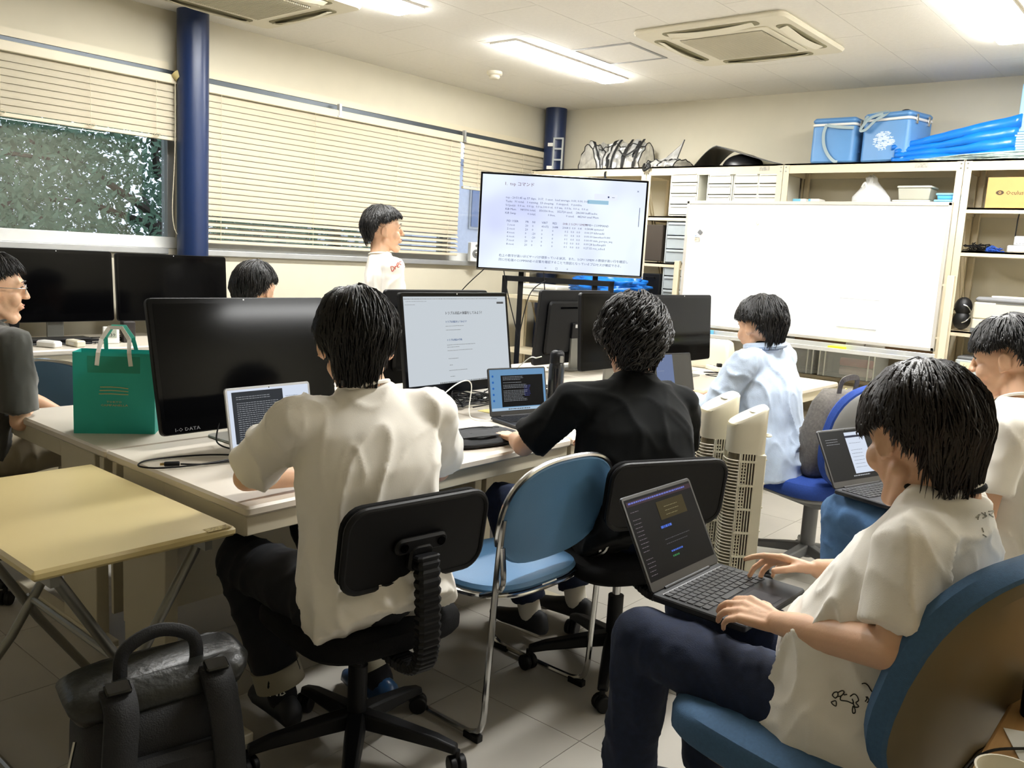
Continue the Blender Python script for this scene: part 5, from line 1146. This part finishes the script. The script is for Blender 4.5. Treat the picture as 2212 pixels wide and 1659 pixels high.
def head_geo(g, H):   # H: matrix, face toward +Y, origin at ear canal
    q = G(); 
    q.sph((0, -.008, .035), (.077, .098, .096), 28, 18); q.sph((0, .030, -.018), (.062, .062, .085), 24, 16)
    q.sph((0, .060, .030), (.058, .036, .05), 16, 10)
    q.cap((.050, -.002, -.045), .020, (.016, .068, -.098), .017); q.cap((-.050, -.002, -.045), .020, (-.016, .068, -.098), .017); q.cap((-.014, .070, -.098), .017, (.014, .070, -.098), .017)
    for s in (-1, 1): q.sph((s*.036, .062, -.022), (.028, .028, .03)); q.cap((s*.012, .088, .042), .011, (s*.045, .074, .040), .012)
    q.cap((0, .090, .030), .009, (0, .111, -.006), .010); q.sph((0, .112, -.012), (.012, .012, .010)); q.sph((.011, .104, -.015), .008); q.sph((-.011, .104, -.015), .008)
    q.sph((0, .088, -.048), (.026, .015, .016)); q.sph((0, .0955, -.043), (.020, .008, .005)); q.sph((0, .0945, -.053), (.018, .008, .0055)); q.sph((0, .083, -.088), (.018, .014, .016))
    for s in (-1, 1):
        R = RM(z=s*-22, x=-8)
        q.sph((s*.080, -.006, .003), (.006, .016, .029), 14, 10, R); q.cap((s*.078, .006, -.022), .007, (s*.076, .006, -.012), .007)
        q.tube([V((s*.082, -.006, .003))+R @ V((s*.004, .015*cos(a), .029*sin(a))) for a in [radians(x) for x in range(-60, 231, 24)]], .0042, 6)
    g.add([H @ p for p in q.v], q.f)
def hand_geo(g, wr, fwd, pn, side, curl=(.3, .35, .4, .45), spread=.0, thumb=.5, sc=1.0, lens=None):
    # wr wrist, fwd direction to the knuckles, pn = back-of-hand normal (up), side=+1 thumb on +X
    f = V(fwd).normalized(); n = V(pn); n = (n-f*n.dot(f)).normalized(); x = f.cross(n)*side   # x toward the thumb
    P = lambda a, b, c: V(wr)+(x*a+f*b+n*c)*sc
    fx = [.030, .0105, -.0095, -.028]; ky = [.083, .087, .081, .072]; L = lens or [.044, .049, .045, .035]
    for i in range(4):
        k = P(fx[i], ky[i], .0); g.cap(P(fx[i]*.55, .012, -.002), .0125*sc, k, .0105*sc, 10)
        a = -curl[i]; d = f*cos(a)+n*sin(a)+x*(fx[i]*spread*8); d.normalize(); p = k; r = .0092 if i < 3 else .0080
        for j, (l, aa) in enumerate(((L[i], 1), (L[i]*.60, .9), (L[i]*.46, .6))):
            q = p+d*l*sc; g.cap(p, (r-j*.0009)*sc, q, (r-.0009-j*.0009)*sc, 10); p = q
            a -= curl[i]*aa; d = f*cos(a)+n*sin(a)+x*(fx[i]*spread*8); d.normalize()
    g.cap(P(.0, .03, -.006), .016*sc, P(.0, .06, -.004), .015*sc, 10); g.cap(P(.014, .012, -.004), .014*sc, P(.030, .04, -.012), .0125*sc, 10)
    p = P(.030, .038, -.012); d = (x*(.65)+f*.7-n*(.25+.3*thumb)).normalized()
    for l, r in ((.032, .0105), (.026, .0095)):
        q = p+d*l*sc; g.cap(p, r*sc, q, (r-.001)*sc, 10); p = q; d = (d+f*.35-x*.25*thumb-n*.1).normalized()
def foldf(amp, sc=(7, 7, 3.5), seed=0, fine=.3):
    def f(co, n):
        q = V((co.x*sc[0]+seed, co.y*sc[1], co.z*sc[2])); w = noise.noise_vector(q*.5)*1.1
        a = 1-min(1, abs(noise.noise(q+w))*2.4); b = 1-min(1, abs(noise.noise(q*2.1+w+V((9, 0, 0))))*2.4)
        return amp*(a*a*a+fine*b*b*b-.25)
    return f
def hair(parent, H, m, style, seed=1, N=620, thick=.017, curl=0):
    """style(azimuth deg 0=front..180=back) -> lowest elevation of the hair (deg)"""
    C0 = V((0, -.008, .032)); rx, ry, rz = .080, .101, .100
    def R(d): return 1/sqrt((d.x/rx)**2+(d.y/ry)**2+(d.z/rz)**2)
    def pt(az, el, off):
        d = V((sin(az)*cos(el), cos(az)*cos(el), sin(el)))
        k = R(d) if el > -.15 else R(V((d.x, d.y, d.z)))*(1+.0*el)
        p = C0+d*k+d*off
        if el < 0: p = C0+V((d.x/max(cos(el), .35), d.y/max(cos(el), .35), 0))*(R(V((sin(az), cos(az), 0)))*(1-.26*min(1.1, (-el/1.0))**1.4))+V((0, 0, C0.z*0+tan_(el)*.085))+V((d.x, d.y, 0))*off
        return p
    def tan_(e): return max(-1.5, math.tan(e))
    rnd = random.Random(seed); na, ne = 64, 26; rs = []
    lob = lambda az, el: .5*noise.noise(V((sin(az)*2.2+seed, cos(az)*2.2, el*1.6)))+.25*noise.noise(V((sin(az)*6, cos(az)*6+seed, el*2.5)))
    for j in range(ne+1):
        row = []
        for i in range(na):
            az = 2*pi*i/na; azd = abs(math.degrees(az) if az < pi else math.degrees(az)-360); lo = radians(style(azd))
            u = j/ne; el = pi/2-.02-(pi/2-.02-lo)*u
            th = thick*(1+lob(az, el)*.7)*(1-.35*u)
            if u > .93: th *= (1-u)/.07*1.15-.15 if u < 1 else -.5
            row.append(pt(az, el, th))
        rs.append(row)
    q = G(); q.rings(rs); q.v = [H @ p for p in q.v]
    q.obj('hair', m, parent, world=True, smooth=2)
    g = G(); W0 = (radians(165), radians(68))
    for k in range(N):
        az = rnd.uniform(-pi, pi); azd = abs(math.degrees(az)); lo = radians(style(azd)); el0 = rnd.uniform(lo+.15, 1.35); L = rnd.uniform(.5, 1.1)
        end = max(lo-rnd.uniform(-.05, .16), el0-L); n_ = 6 if not curl else 9; dj = rnd.uniform(-.22, .22); pts = []; ph = rnd.uniform(0, 6.28); w = rnd.uniform(.0018, .0042); fly = .010*rnd.random()**3
        for s in range(n_):
            u = s/(n_-1); el = el0+(end-el0)*u; a = az+dj*u*u
            off = thick*(1+lob(a, el)*.7)*(1-.25*u)+.0012-(.004 if s == 0 else 0)+(.004*sin(u*3))*rnd.uniform(0, 1)+fly*u*u
            if curl: a += curl*.10*sin(u*8+ph); off += curl*.005*(1+cos(u*8+ph))
            pts.append(H @ pt(a, el, off))
        g.tube(pts, [w*.5, w, w, w*.9, w*.6, w*.12] if not curl else [w*.5]+[w]*6+[w*.7, w*.15], 3, cap=False)
    g.obj('hair_locks', m, parent, world=True, smooth=2, kind='stuff')
def style(front, side, back, sb=0):
    def f(a):
        K = [(0, front), (38, front), (62, front-6+sb), (80, side), (100, side+ (0 if side < -8 else 4)), (125, (side+back)/2-4), (150, back), (180, back)]
        for (x0, y0), (x1, y1) in zip(K, K[1:]):
            if a <= x1: t = (a-x0)/(x1-x0); t = t*t*(3-2*t); return y0+(y1-y0)*t
        return back
    return f
def face_bits(parent, H, glasses=False, smile=False):
    E_ = mat('eye white', 'e8e4de', .2); I = mat('iris', '1c120c', .15)
    for s in (-1, 1):
        G().sph(H @ V((s*.031, .0775, .022)), .0118, 14, 10).obj('eye', E_, parent, world=True, smooth=True)
        G().sph(H @ V((s*.031, .0860, .022)), .0050, 10, 8).obj('iris', I, parent, world=True, smooth=True)
        G().tube([H @ V((s*x, y, z)) for x, y, z in ((.018, .094, .027), (.025, .0955, .0285), (.034, .093, .028), (.044, .083, .023))], .0016, 5).obj('eyelash', HAIR, parent, world=True)
        G().tube([H @ V((s*x, y, z)) for x, y, z in ((.014, .101, .043), (.024, .101, .047), (.036, .096, .047), (.050, .084, .041))], [.0022, .003, .0028, .001], 5).obj('eyebrow', HAIR, parent, world=True)
    g = G()
    g.tube([H @ V((x, .1025-abs(x)*.35, -.0425+(.0 if not smile else abs(x)*.25))) for x in (-.022, -.011, 0, .011, .022)], [.001, .0035, .004, .0035, .001], 6)
    g.tube([H @ V((x, .1015-abs(x)*.35, -.0525+(.0 if not smile else abs(x)*.3))) for x in (-.020, -.010, 0, .010, .020)], [.001, .004, .0048, .004, .001], 6)
    g.obj('lips', LIPS, parent, world=True, smooth=True)
    if glasses:
        t = thing('eyeglasses', 'thin silver-rimmed eyeglasses on the person at left edge', 'glasses', tuple(H.translation))
        fm = mat('spectacle metal', 'a9a9a9', .25, .9, var=0); lm = mat('spectacle lens', 'f0f4f4', .05, var=0, alpha=.25)
        for s in (-1, 1):
            ring = [H @ V((s*.033+.024*cos(a), .108-abs(s*.033+.024*cos(a))*.18, .018+.017*sin(a)*(abs(sin(a))**-.25 if abs(sin(a)) > .05 else 1))) for a in [2*pi*i/24 for i in range(24)]]
            G().tube(ring, .0012, 5, closed=True).obj('rim', fm, t, world=True)
            G().rings([[p for p in ring], [p+(H.to_3x3() @ V((0, .001, 0))) for p in ring]]).obj('lens', lm, t, world=True)
            G().tube([H @ V((s*.057, .098, .022)), H @ V((s*.076, .07, .020)), H @ V((s*.083, -.01, .018)), H @ V((s*.084, -.02, .0))], .0014, 5).obj('temple_arm', fm, t, world=True)
        G().tube([H @ V((-.009, .108, .020)), H @ V((0, .111, .022)), H @ V((.009, .108, .020))], .0012, 5).obj('bridge', fm, t, world=True)
def hm(pos, yaw, pitch=0, roll=0):
    # yaw: heading of the face in degrees (0=+Y, 90=-X), pitch>0 looks down
    return Matrix.Translation(pos) @ Euler((radians(-pitch), radians(roll), radians(yaw)), 'XYZ').to_matrix().to_4x4()
def hm(pos, yaw, pitch=0, roll=0):
    return Matrix.Translation(pos) @ Matrix.Rotation(radians(yaw), 4, 'Z') @ Matrix.Rotation(radians(-pitch), 4, 'X') @ Matrix.Rotation(radians(roll), 4, 'Y') @ Matrix.Scale(1.06, 4)
def person(label, J, shirt, pants, shoe, hstyle, hmat=HAIR, vox=.007, sleeve=.72, fold=.012, hands=None, hairn=620, seed=1, face=True, glasses=False, smile=False, sox=None, cuff=None, long=False, thick=.017, svox=.009, loose=0, foldsc=(7, 7, 3.5), legs=True, collar=None, group=None, curl=0, shoe2=None):
    t = thing('person', label, 'person', (J['pelvis'][0], J['pelvis'][1], 0), group=group)
    K = {k: V(v) for k, v in J.items() if k not in ('head',)}
    pos, yaw, pit, rol = J['head']; H = hm(pos, yaw, pit, rol); t['_'] = 0
    right = (K['shR']-K['shL']).normalized()
    body = G(); head_geo(body, H)
    nb = K['neck']; body.cap(H @ V((0, -.022, -.02)), .052, nb+V((0, 0, .0)), .060); body.cap(nb, .060, nb+(K['chest']-nb)*.3, .07)
    loft(body, [(K['pelvis'], .13, .09), (K['chest']*.5+K['pelvis']*.5, .115, .08), (K['chest'], .14, .09), (nb-(nb-K['chest'])*.3, .10, .06)], right)
    for s in 'LR':
        sh, el, wr = K['sh'+s], K['el'+s], K['wr'+s]
        body.cap(sh, .043, el, .036, 16); body.cap(el, .038, wr.lerp(el, .35), .034, 16); body.cap(wr.lerp(el, .35), .034, wr, .0235, 16)
        if hands and s in hands:
            h = hands[s]; hand_geo(body, wr, h[0], h[1], 1 if s == 'L' else -1, **(h[2] if len(h) > 2 else {}))
            body.sph(wr, .0245, 12, 8)
    remesh(body, 'body', vox, SKIN, t, smooth=3 if vox < .005 else 2, fac=.5)
    if face: face_bits(t, H, glasses, smile)
    hair(t, H, hmat, hstyle, seed, hairn, thick, curl)
    # shirt
    g = G(); pv, ch = K['pelvis'], K['chest']; up = (nb-ch); lo = loose; fwd = V((0, 0, 1)).cross(right)
    hem = K.get('hem', pv+V((0, 0, -.04)))
    mid = pv.lerp(ch, .5)+K.get('bulge', V((0, 0, 0)))
    loft(g, [(hem, .185+lo*1.3, .145+lo*1.3), (pv.lerp(ch, .12), .190+lo*1.3, .148+lo*1.3), (mid, .175+lo, .125+lo), (ch, .185+lo*.6, .122+lo*.6), (ch+up*.45, .178, .105), (ch+up*.75, .135, .082), (ch+up*.97, .080, .068), (ch+up*1.08, .070, .062)], right)
    shm = ch+up*.62
    for s in 'LR':
        sh, el, wr = K['sh'+s], K['el'+s], K['wr'+s]
        g.sph(sh, .063, 16, 10); g.cap(ch+up*.60, .068, sh, .064, 16)
        if long:
            g.cap(sh, .062, el, .058, 16); g.cap(el, .060, wr.lerp(el, .5), .052, 16); g.cyl(wr.lerp(el, .5), wr.lerp(el, .12), .052, .042, 16)
        else:
            e2 = sh.lerp(el, sleeve); g.cyl(sh.lerp(el, .06), e2, .063, .070, 20)
    so = remesh(g, 'shirt' if (long or collar) else 't_shirt', svox, shirt, t, smooth=7, fold=foldf(fold, seed=seed, sc=foldsc))
    # collar ring
    d = (H @ V((0, -.022, -.02))-nb).normalized(); x, y, z, l = frame(nb, nb+d); c = nb+d*.010
    G().tube([c+x*.066*cos(a)+y*.064*sin(a)+(fwd*(.012*0)) for a in [2*pi*i/28 for i in range(28)]], 0.0055 if not collar else .010, 8, closed=True).obj('collar', collar or shirt, t, world=True, smooth=True)
    if legs:
        g = G(); g.cap(K['hipL'], .105, K['hipR'], .105); g.sph(pv, (.15, .15, .11) if 0 else (.14, .14, .10))
        for s in 'LR':
            hp, kn, an = K['hip'+s], K['kn'+s], K['an'+s]
            g.cap(hp, .096, kn, .072, 18); g.sph(kn, .074, 14, 10); g.cyl(kn, kn.lerp(an, .5), .071, .066, 18); g.cyl(kn.lerp(an, .5), kn.lerp(an, .93), .066, .064 if not cuff else .066, 18)
        remesh(g, 'trousers', .010, pants, t, smooth=5, fold=foldf(.007, (9, 9, 6), seed+4))
        for s in 'LR':
            kn, an = K['kn'+s], K['an'+s]; fd = V(J.get('foot', (-1, 0, 0))).normalized(); sd = V((0, 0, 1)).cross(fd)
            if 'foot'+s in J: fd = V(J['foot'+s]).normalized(); sd = V((0, 0, 1)).cross(fd)
            if cuff: G().cyl(kn.lerp(an, .80), kn.lerp(an, .95), .070, .071, 24).obj('cuff', cuff, t, world=True, smooth=True)
            if sox: G().cap(kn.lerp(an, .85), .042, an+V((0, 0, -.02)), .042).obj('sock', sox, t, world=True, smooth=True)
            base = V((an.x, an.y, max(0, an.z-.09)))
            rs = []
            for u, w, h, z0 in ((-.075, .02, .04, .008), (-.06, .034, .085, 0), (-.02, .038, .095, 0), (.05, .042, .072, 0), (.11, .046, .052, .0), (.16, .036, .040, .002), (.185, .015, .024, .008)):
                c = base+fd*u; rs.append([c+sd*(w*cos(a))*(1 if sin(a) < 0 else .92)+V((0, 0, z0+h*.5+h*.5*sin(a)*(1 if sin(a) > 0 else .98))) for a in [2*pi*i/16 for i in range(16)]])
            G().rings(rs).obj('shoe', shoe2 if (shoe2 and s == 'R') else shoe, t, world=True, smooth=2)
    return t, H, so
SHB_ = mat('dark shoe', '15161a', .6); SHBL = mat('blue slipper', '24476f', .3); SOCK = mat('black sock', '14141a', .95); WSOCK = mat('white sock', 'ded8cc', .9); CUFF = mat('turned cuff', '8f8876', .9, var=.06)
# --- man in white, front centre
p1, H1, s1 = person('person in a white T-shirt seen from behind leaning on the front desk', dict(
    pelvis=(-1.63, 1.43, .53), chest=(-1.66, 1.435, .85), neck=(-1.685, 1.435, 1.035), head=((-1.735, 1.445, 1.135), 54, 10, 0), hem=(-1.55, 1.42, .46),
    shL=(-1.735, 1.25, .965), shR=(-1.605, 1.615, .97), elL=(-2.00, 1.30, .760), elR=(-1.76, 1.79, .755), wrL=(-1.99, 1.54, .735), wrR=(-1.99, 1.70, .745),
    hipL=(-1.69, 1.34, .50), hipR=(-1.66, 1.54, .50), knL=(-2.07, 1.33, .50), knR=(-2.12, 1.62, .52), anL=(-1.96, 1.40, .12), anR=(-1.86, 1.68, .11), footL=(-1, .15, 0), footR=(-1, .1, 0)),
    TEE, NAVYT, SHB_, style(28, 7, -57, 4), hands={'L': ((-.5, .86, 0), (0, 0, 1)), 'R': ((-.8, -.6, 0), (0, 0, 1))}, vox=.006, sleeve=.80, fold=.013, hairn=1500, seed=3, thick=.023, face=False, shoe2=SHBL, cuff=CUFF, sox=SOCK, svox=.0085, foldsc=(6, 6, 4), loose=.005)
text('sock_mark', 'NB', .035, WHITEP, p1, MW[p1.name].inverted() @ Matrix.Translation((-1.935, 1.335, .135)) @ Matrix.Rotation(radians(55), 4, 'Z') @ Matrix.Rotation(pi/2, 4, 'X'))
# --- black T-shirt
p2, _, _ = person('person in a black T-shirt with curly black hair seen from behind', dict(
    pelvis=(-1.46, 2.43, .53), chest=(-1.49, 2.44, .85), neck=(-1.515, 2.45, 1.02), head=((-1.545, 2.47, 1.125), 44, 14, 3), hem=(-1.40, 2.40, .47),
    shL=(-1.615, 2.245, .935), shR=(-1.425, 2.615, .93), elL=(-1.775, 2.21, .77), elR=(-1.50, 2.79, .735), wrL=(-1.97, 2.40, .735), wrR=(-1.76, 2.74, .73),
    hipL=(-1.55, 2.36, .50), hipR=(-1.50, 2.55, .50), knL=(-1.98, 2.36, .50), knR=(-1.98, 2.66, .50), anL=(-1.85, 2.40, .12), anR=(-1.80, 2.62, .12), foot=(-1, 0, 0)),
    BTEE, DENIMD, SHB_, style(28, -24, -56, 0), hands={'L': ((-1, .2, 0), (0, 0, 1)), 'R': ((-1, -.1, 0), (0, 0, 1))}, sleeve=.85, fold=.010, hairn=1500, seed=8, thick=.028, curl=1, face=False, sox=WSOCK, foldsc=(5, 5, 4), loose=.025)
# --- pale blue shirt
p3, H3, s3 = person('person in a crumpled pale blue shirt turned towards the whiteboard monitors', dict(
    pelvis=(-1.60, 3.80, .53), chest=(-1.63, 3.78, .86), neck=(-1.645, 3.76, 1.03), head=((-1.67, 3.755, 1.125), 74, 8, 0), hem=(-1.58, 3.80, .44),
    shL=(-1.65, 3.58, .985), shR=(-1.63, 3.96, .985), elL=(-1.76, 3.53, .76), elR=(-1.80, 4.05, .77), wrL=(-2.0, 3.78, .735), wrR=(-2.08, 4.10, .735),
    hipL=(-1.64, 3.70, .50), hipR=(-1.64, 3.90, .50), knL=(-2.03, 3.66, .50), knR=(-2.03, 3.96, .50), anL=(-1.88, 3.70, .12), anR=(-1.88, 3.92, .12), foot=(-1, 0, 0)),
    LINEN, NAVYT, SHB_, style(14, 2, -48, 0), hands={'L': ((-1, .2, 0), (0, 0, 1)), 'R': ((-1, 0, 0), (0, 0, 1))}, long=True, fold=.014, hairn=1100, seed=5, thick=.020, foldsc=(7, 7, 5), loose=.022, collar=LINEN)
G().tube([V((-1.645, 3.765, 1.052))+V((.082*cos(a), .080*sin(a), .012*cos(a))) for a in [2*pi*i/28 for i in range(28)]], .017, 8, closed=True).obj('shirt_collar', LINEN, p3, world=True, smooth=True)
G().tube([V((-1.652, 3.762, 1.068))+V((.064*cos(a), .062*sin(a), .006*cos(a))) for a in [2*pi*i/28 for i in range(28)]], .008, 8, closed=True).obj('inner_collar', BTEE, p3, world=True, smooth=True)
# --- foreground man with laptop
p4, H4, s4 = person('person in a white T-shirt and dark jeans using a laptop on the lap', dict(
    pelvis=(-.47, 1.735, .545), chest=(-.40, 1.735, .84), neck=(-.375, 1.74, .995), head=((-.435, 1.755, 1.085), 56, 14, 0), hem=(-.52, 1.735, .45), bulge=(-.05, 0, -.02),
    shL=(-.385, 1.555, .93), shR=(-.39, 1.92, .935), elL=(-.365, 1.49, .775), elR=(-.46, 2.04, .73), wrL=(-.625, 1.625, .70), wrR=(-.68, 1.99, .705),
    hipL=(-.50, 1.64, .52), hipR=(-.50, 1.84, .52), knL=(-.945, 1.66, .545), knR=(-.95, 1.90, .545), anL=(-.985, 1.70, .13), anR=(-.86, 1.90, .13), foot=(-1, 0, 0)),
    TEE, DENIMD, SHB_, style(2, 3, -52, -2), hmat=HAIRB, vox=.0038, sleeve=.78, fold=.014, hairn=2200, seed=12, thick=.022, svox=.007, foldsc=(6, 6, 4), loose=.022,
    hands={'L': ((-.98, .16, .0), (.10, -.45, .9), dict(curl=(.42, .36, .40, .46), spread=.26, thumb=.5)), 'R': ((-.95, .02, .02), (.05, .35, .95), dict(curl=(.20, .45, .5, .5), spread=.2, thumb=.6))})
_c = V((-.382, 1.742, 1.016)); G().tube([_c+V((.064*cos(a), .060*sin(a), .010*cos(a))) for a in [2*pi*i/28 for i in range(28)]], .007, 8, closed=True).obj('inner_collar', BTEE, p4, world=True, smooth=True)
# doodles on the hem and text at the back
DI = mat('shirt print', '3a3832', .8)

def on_surf(p, M): return M @ V(p)
# --- right edge person
p5, _, _ = person('person in a white T-shirt and washed jeans seated at the right edge', dict(
    pelvis=(-.50, 3.10, .53), chest=(-.49, 3.14, .85), neck=(-.505, 3.17, 1.02), head=((-.56, 3.215, 1.14), 86, 12, 0), hem=(-.48, 3.10, .47),
    shL=(-.50, 2.95, .955), shR=(-.50, 3.36, .96), elL=(-.52, 2.90, .70), elR=(-.58, 3.42, .72), wrL=(-.73, 3.07, .69), wrR=(-.76, 3.28, .69),
    hipL=(-.54, 3.01, .52), hipR=(-.54, 3.20, .52), knL=(-1.00, 3.10, .55), knR=(-.99, 3.33, .55), anL=(-.98, 3.12, .12), anR=(-.86, 3.34, .12), foot=(-1, 0, 0)),
    TEE, DENIML, SHB_, style(12, 10, -50, 0), hands={'L': ((-.95, .2, 0), (0, -.2, 1), dict(curl=(.5, .5, .5, .5))), 'R': ((-1, -.1, 0), (0, .2, 1), dict(curl=(.5, .5, .5, .5)))}, sleeve=.75, fold=.012, hairn=1100, seed=21, thick=.020, vox=.0055)
# --- standing presenter
p6, H6, s6 = person('person in a white long-sleeved T-shirt standing by the blinds facing the TV', dict(
    pelvis=(-3.975, 3.500, 0.93), chest=(-3.975, 3.520, 1.17), neck=(-3.998, 3.494, 1.345), head=((-4.005, 3.52, 1.485), -32, -4, 0), hem=(-3.975, 3.490, 0.8),
    shL=(-4.115, 3.620, 1.285), shR=(-3.805, 3.430, 1.285), elL=(-4.165, 3.660, 1.03), elR=(-3.80, 3.420, 1.03), wrL=(-4.045, 3.780, 0.86), wrR=(-3.765, 3.620, 0.86),
    hipL=(-4.055, 3.550, 0.92), hipR=(-3.895, 3.450, 0.92), knL=(-4.055, 3.580, 0.5), knR=(-3.895, 3.480, 0.5), anL=(-4.055, 3.550, 0.12), anR=(-3.895, 3.450, 0.12), foot=(.5, .87, 0)),
    TEE, NAVYT, SHB_, style(26, 12, -44, 2), hands={'L': ((.3, .9, -.3), (-.6, .3, .6)), 'R': ((.3, .9, -.3), (.6, -.3, .6))}, sleeve=.75, fold=.009, hairn=1100, seed=31, thick=.024, vox=.0055, smile=True, long=True)
g_ = mat('red shirt print', 'b5432e', .7)
# --- head beyond monitors
p7, _, _ = person('person with short black hair half hidden behind the front monitors', dict(
    pelvis=(-3.86, 2.38, .53), chest=(-3.83, 2.42, .85), neck=(-3.80, 2.46, 1.02), head=((-3.775, 2.49, 1.135), 22, 6, 0), hem=(-3.87, 2.36, .47),
    shL=(-3.98, 2.42, .95), shR=(-3.62, 2.53, .95), elL=(-4.02, 2.56, .74), elR=(-3.66, 2.70, .76), wrL=(-3.88, 2.76, .70), wrR=(-3.62, 2.90, .73),
    hipL=(-3.94, 2.42, .50), hipR=(-3.78, 2.46, .50), knL=(-4.06, 2.82, .50), knR=(-3.90, 2.88, .50), anL=(-4.02, 2.80, .12), anR=(-3.88, 2.84, .12), foot=(-.2, 1, 0)),
    GTEE, NAVYT, SHB_, style(26, 12, -44, 2), sleeve=.75, hairn=1000, seed=41, thick=.024, face=True)
# --- left edge, glasses
p8, _, _ = person('person in a charcoal shirt with glasses at the left edge facing right', dict(
    pelvis=(-3.68, 1.14, .53), chest=(-3.66, 1.20, .85), neck=(-3.65, 1.24, 1.03), head=((-3.64, 1.25, 1.15), -12, 4, 0), hem=(-3.69, 1.10, .47),
    shL=(-3.84, 1.23, .97), shR=(-3.45, 1.25, .97), elL=(-3.85, 1.38, .72), elR=(-3.43, 1.26, .68), wrL=(-3.74, 1.52, .64), wrR=(-3.66, 1.46, .635),
    hipL=(-3.77, 1.18, .50), hipR=(-3.60, 1.16, .50), knL=(-3.80, 1.62, .52), knR=(-3.64, 1.60, .52), anL=(-3.76, 1.60, .12), anR=(-3.62, 1.58, .12), foot=(0, 1, 0)),
    GTEE, KHAKI, SHB_, style(26, 14, -42, 2), hands={'R': ((0, 1, -.1), (.3, 0, 1)), 'L': ((0, 1, -.1), (-.3, 0, 1))}, sleeve=.88, fold=.010, hairn=900, seed=51, thick=.014, glasses=True, vox=.0055)

# prints drawn on the cloth of the foreground shirt
from mathutils.bvhtree import BVHTree
def bvh(o):
    M = MW[o.name]; return BVHTree.FromPolygons([M @ v.co for v in o.data.vertices], [tuple(p.vertices) for p in o.data.polygons])
def cloth_lines(o, parent, name, polys, m, r=.0011):
    B = bvh(o); g = G(); E0 = V((0, 0, 1.4))
    for P in polys:
        out = []
        for p in spline(P, 4):
            d = (p-E0).normalized(); h = B.ray_cast(E0, d)
            if h[0] is not None: out.append(h[0]+h[1]*.0006)
        if len(out) > 2: g.tube(out, r, 4)
    g.obj(name, m, parent, world=True, kind='stuff')
cloth_lines(s4, p4, 'hem_drawing', [[(-0.301, 0.971, 0.917), (-0.300, 0.973, 0.920), (-0.297, 0.975, 0.921), (-0.296, 0.975, 0.917), (-0.298, 0.973, 0.914), (-0.301, 0.971, 0.917)], [(-0.297, 0.975, 0.920), (-0.293, 0.979, 0.923), (-0.291, 0.980, 0.921), (-0.293, 0.977, 0.917), (-0.296, 0.975, 0.916)], [(-0.293, 0.977, 0.917), (-0.293, 0.977, 0.912), (-0.287, 0.982, 0.911), (-0.281, 0.986, 0.909), (-0.283, 0.986, 0.914)], [(-0.291, 0.980, 0.918), (-0.288, 0.982, 0.919)], [(-0.285, 0.984, 0.917), (-0.282, 0.987, 0.920), (-0.279, 0.989, 0.918), (-0.277, 0.990, 0.913), (-0.279, 0.988, 0.910), (-0.276, 0.990, 0.906), (-0.279, 0.987, 0.905), (-0.282, 0.986, 0.910)], [(-0.281, 0.986, 0.906), (-0.279, 0.987, 0.903), (-0.278, 0.986, 0.899), (-0.280, 0.985, 0.898), (-0.281, 0.985, 0.902), (-0.281, 0.986, 0.906)], [(-0.301, 0.970, 0.909), (-0.297, 0.973, 0.911), (-0.296, 0.973, 0.905), (-0.299, 0.970, 0.907), (-0.301, 0.970, 0.909)], [(-0.271, 0.996, 0.918), (-0.270, 0.997, 0.915), (-0.271, 0.995, 0.912)], [(-0.270, 0.997, 0.918), (-0.268, 0.998, 0.914), (-0.269, 0.996, 0.911)], [(-0.277, 0.994, 0.932), (-0.274, 0.996, 0.933), (-0.271, 0.999, 0.930), (-0.268, 1.001, 0.925), (-0.262, 1.004, 0.919), (-0.257, 1.009, 0.922)], [(-0.265, 1.003, 0.929), (-0.263, 1.005, 0.927)], [(-0.264, 1.004, 0.928), (-0.264, 1.003, 0.926)], [(-0.261, 1.006, 0.923), (-0.260, 1.007, 0.923)]], DI)
cloth_lines(s4, p4, 'back_print', [[(-0.203, 1.094, 1.129), (-0.200, 1.097, 1.133)], [(-0.201, 1.095, 1.127), (-0.201, 1.096, 1.133)], [(-0.199, 1.099, 1.135), (-0.194, 1.102, 1.132), (-0.197, 1.099, 1.129)], [(-0.196, 1.101, 1.136), (-0.195, 1.101, 1.130)], [(-0.193, 1.104, 1.137), (-0.188, 1.108, 1.138), (-0.191, 1.105, 1.133)], [(-0.192, 1.104, 1.134), (-0.188, 1.107, 1.131)], [(-0.187, 1.109, 1.140), (-0.183, 1.113, 1.138), (-0.186, 1.110, 1.136)], [(-0.196, 1.097, 1.118), (-0.194, 1.098, 1.113)], [(-0.194, 1.097, 1.110), (-0.191, 1.100, 1.108)]], mat('faded print', 'aaa69a', .8), r=.0013)
cloth_lines(s6, p6, 'shirt_print', [[(-0.759, 0.680, 1.378), (-0.757, 0.680, 1.373)], [(-0.759, 0.680, 1.378), (-0.757, 0.682, 1.378), (-0.755, 0.682, 1.376), (-0.756, 0.681, 1.373), (-0.757, 0.680, 1.373)], [(-0.755, 0.683, 1.379), (-0.754, 0.683, 1.375)], [(-0.755, 0.683, 1.377), (-0.754, 0.684, 1.379)], [(-0.753, 0.684, 1.379), (-0.752, 0.686, 1.381), (-0.753, 0.686, 1.383), (-0.754, 0.685, 1.381), (-0.753, 0.685, 1.378), (-0.751, 0.686, 1.378)], [(-0.750, 0.688, 1.384), (-0.752, 0.687, 1.384), (-0.751, 0.687, 1.381), (-0.750, 0.688, 1.381)]], mat('red shirt print', 'b5432e', .7), r=.0025)
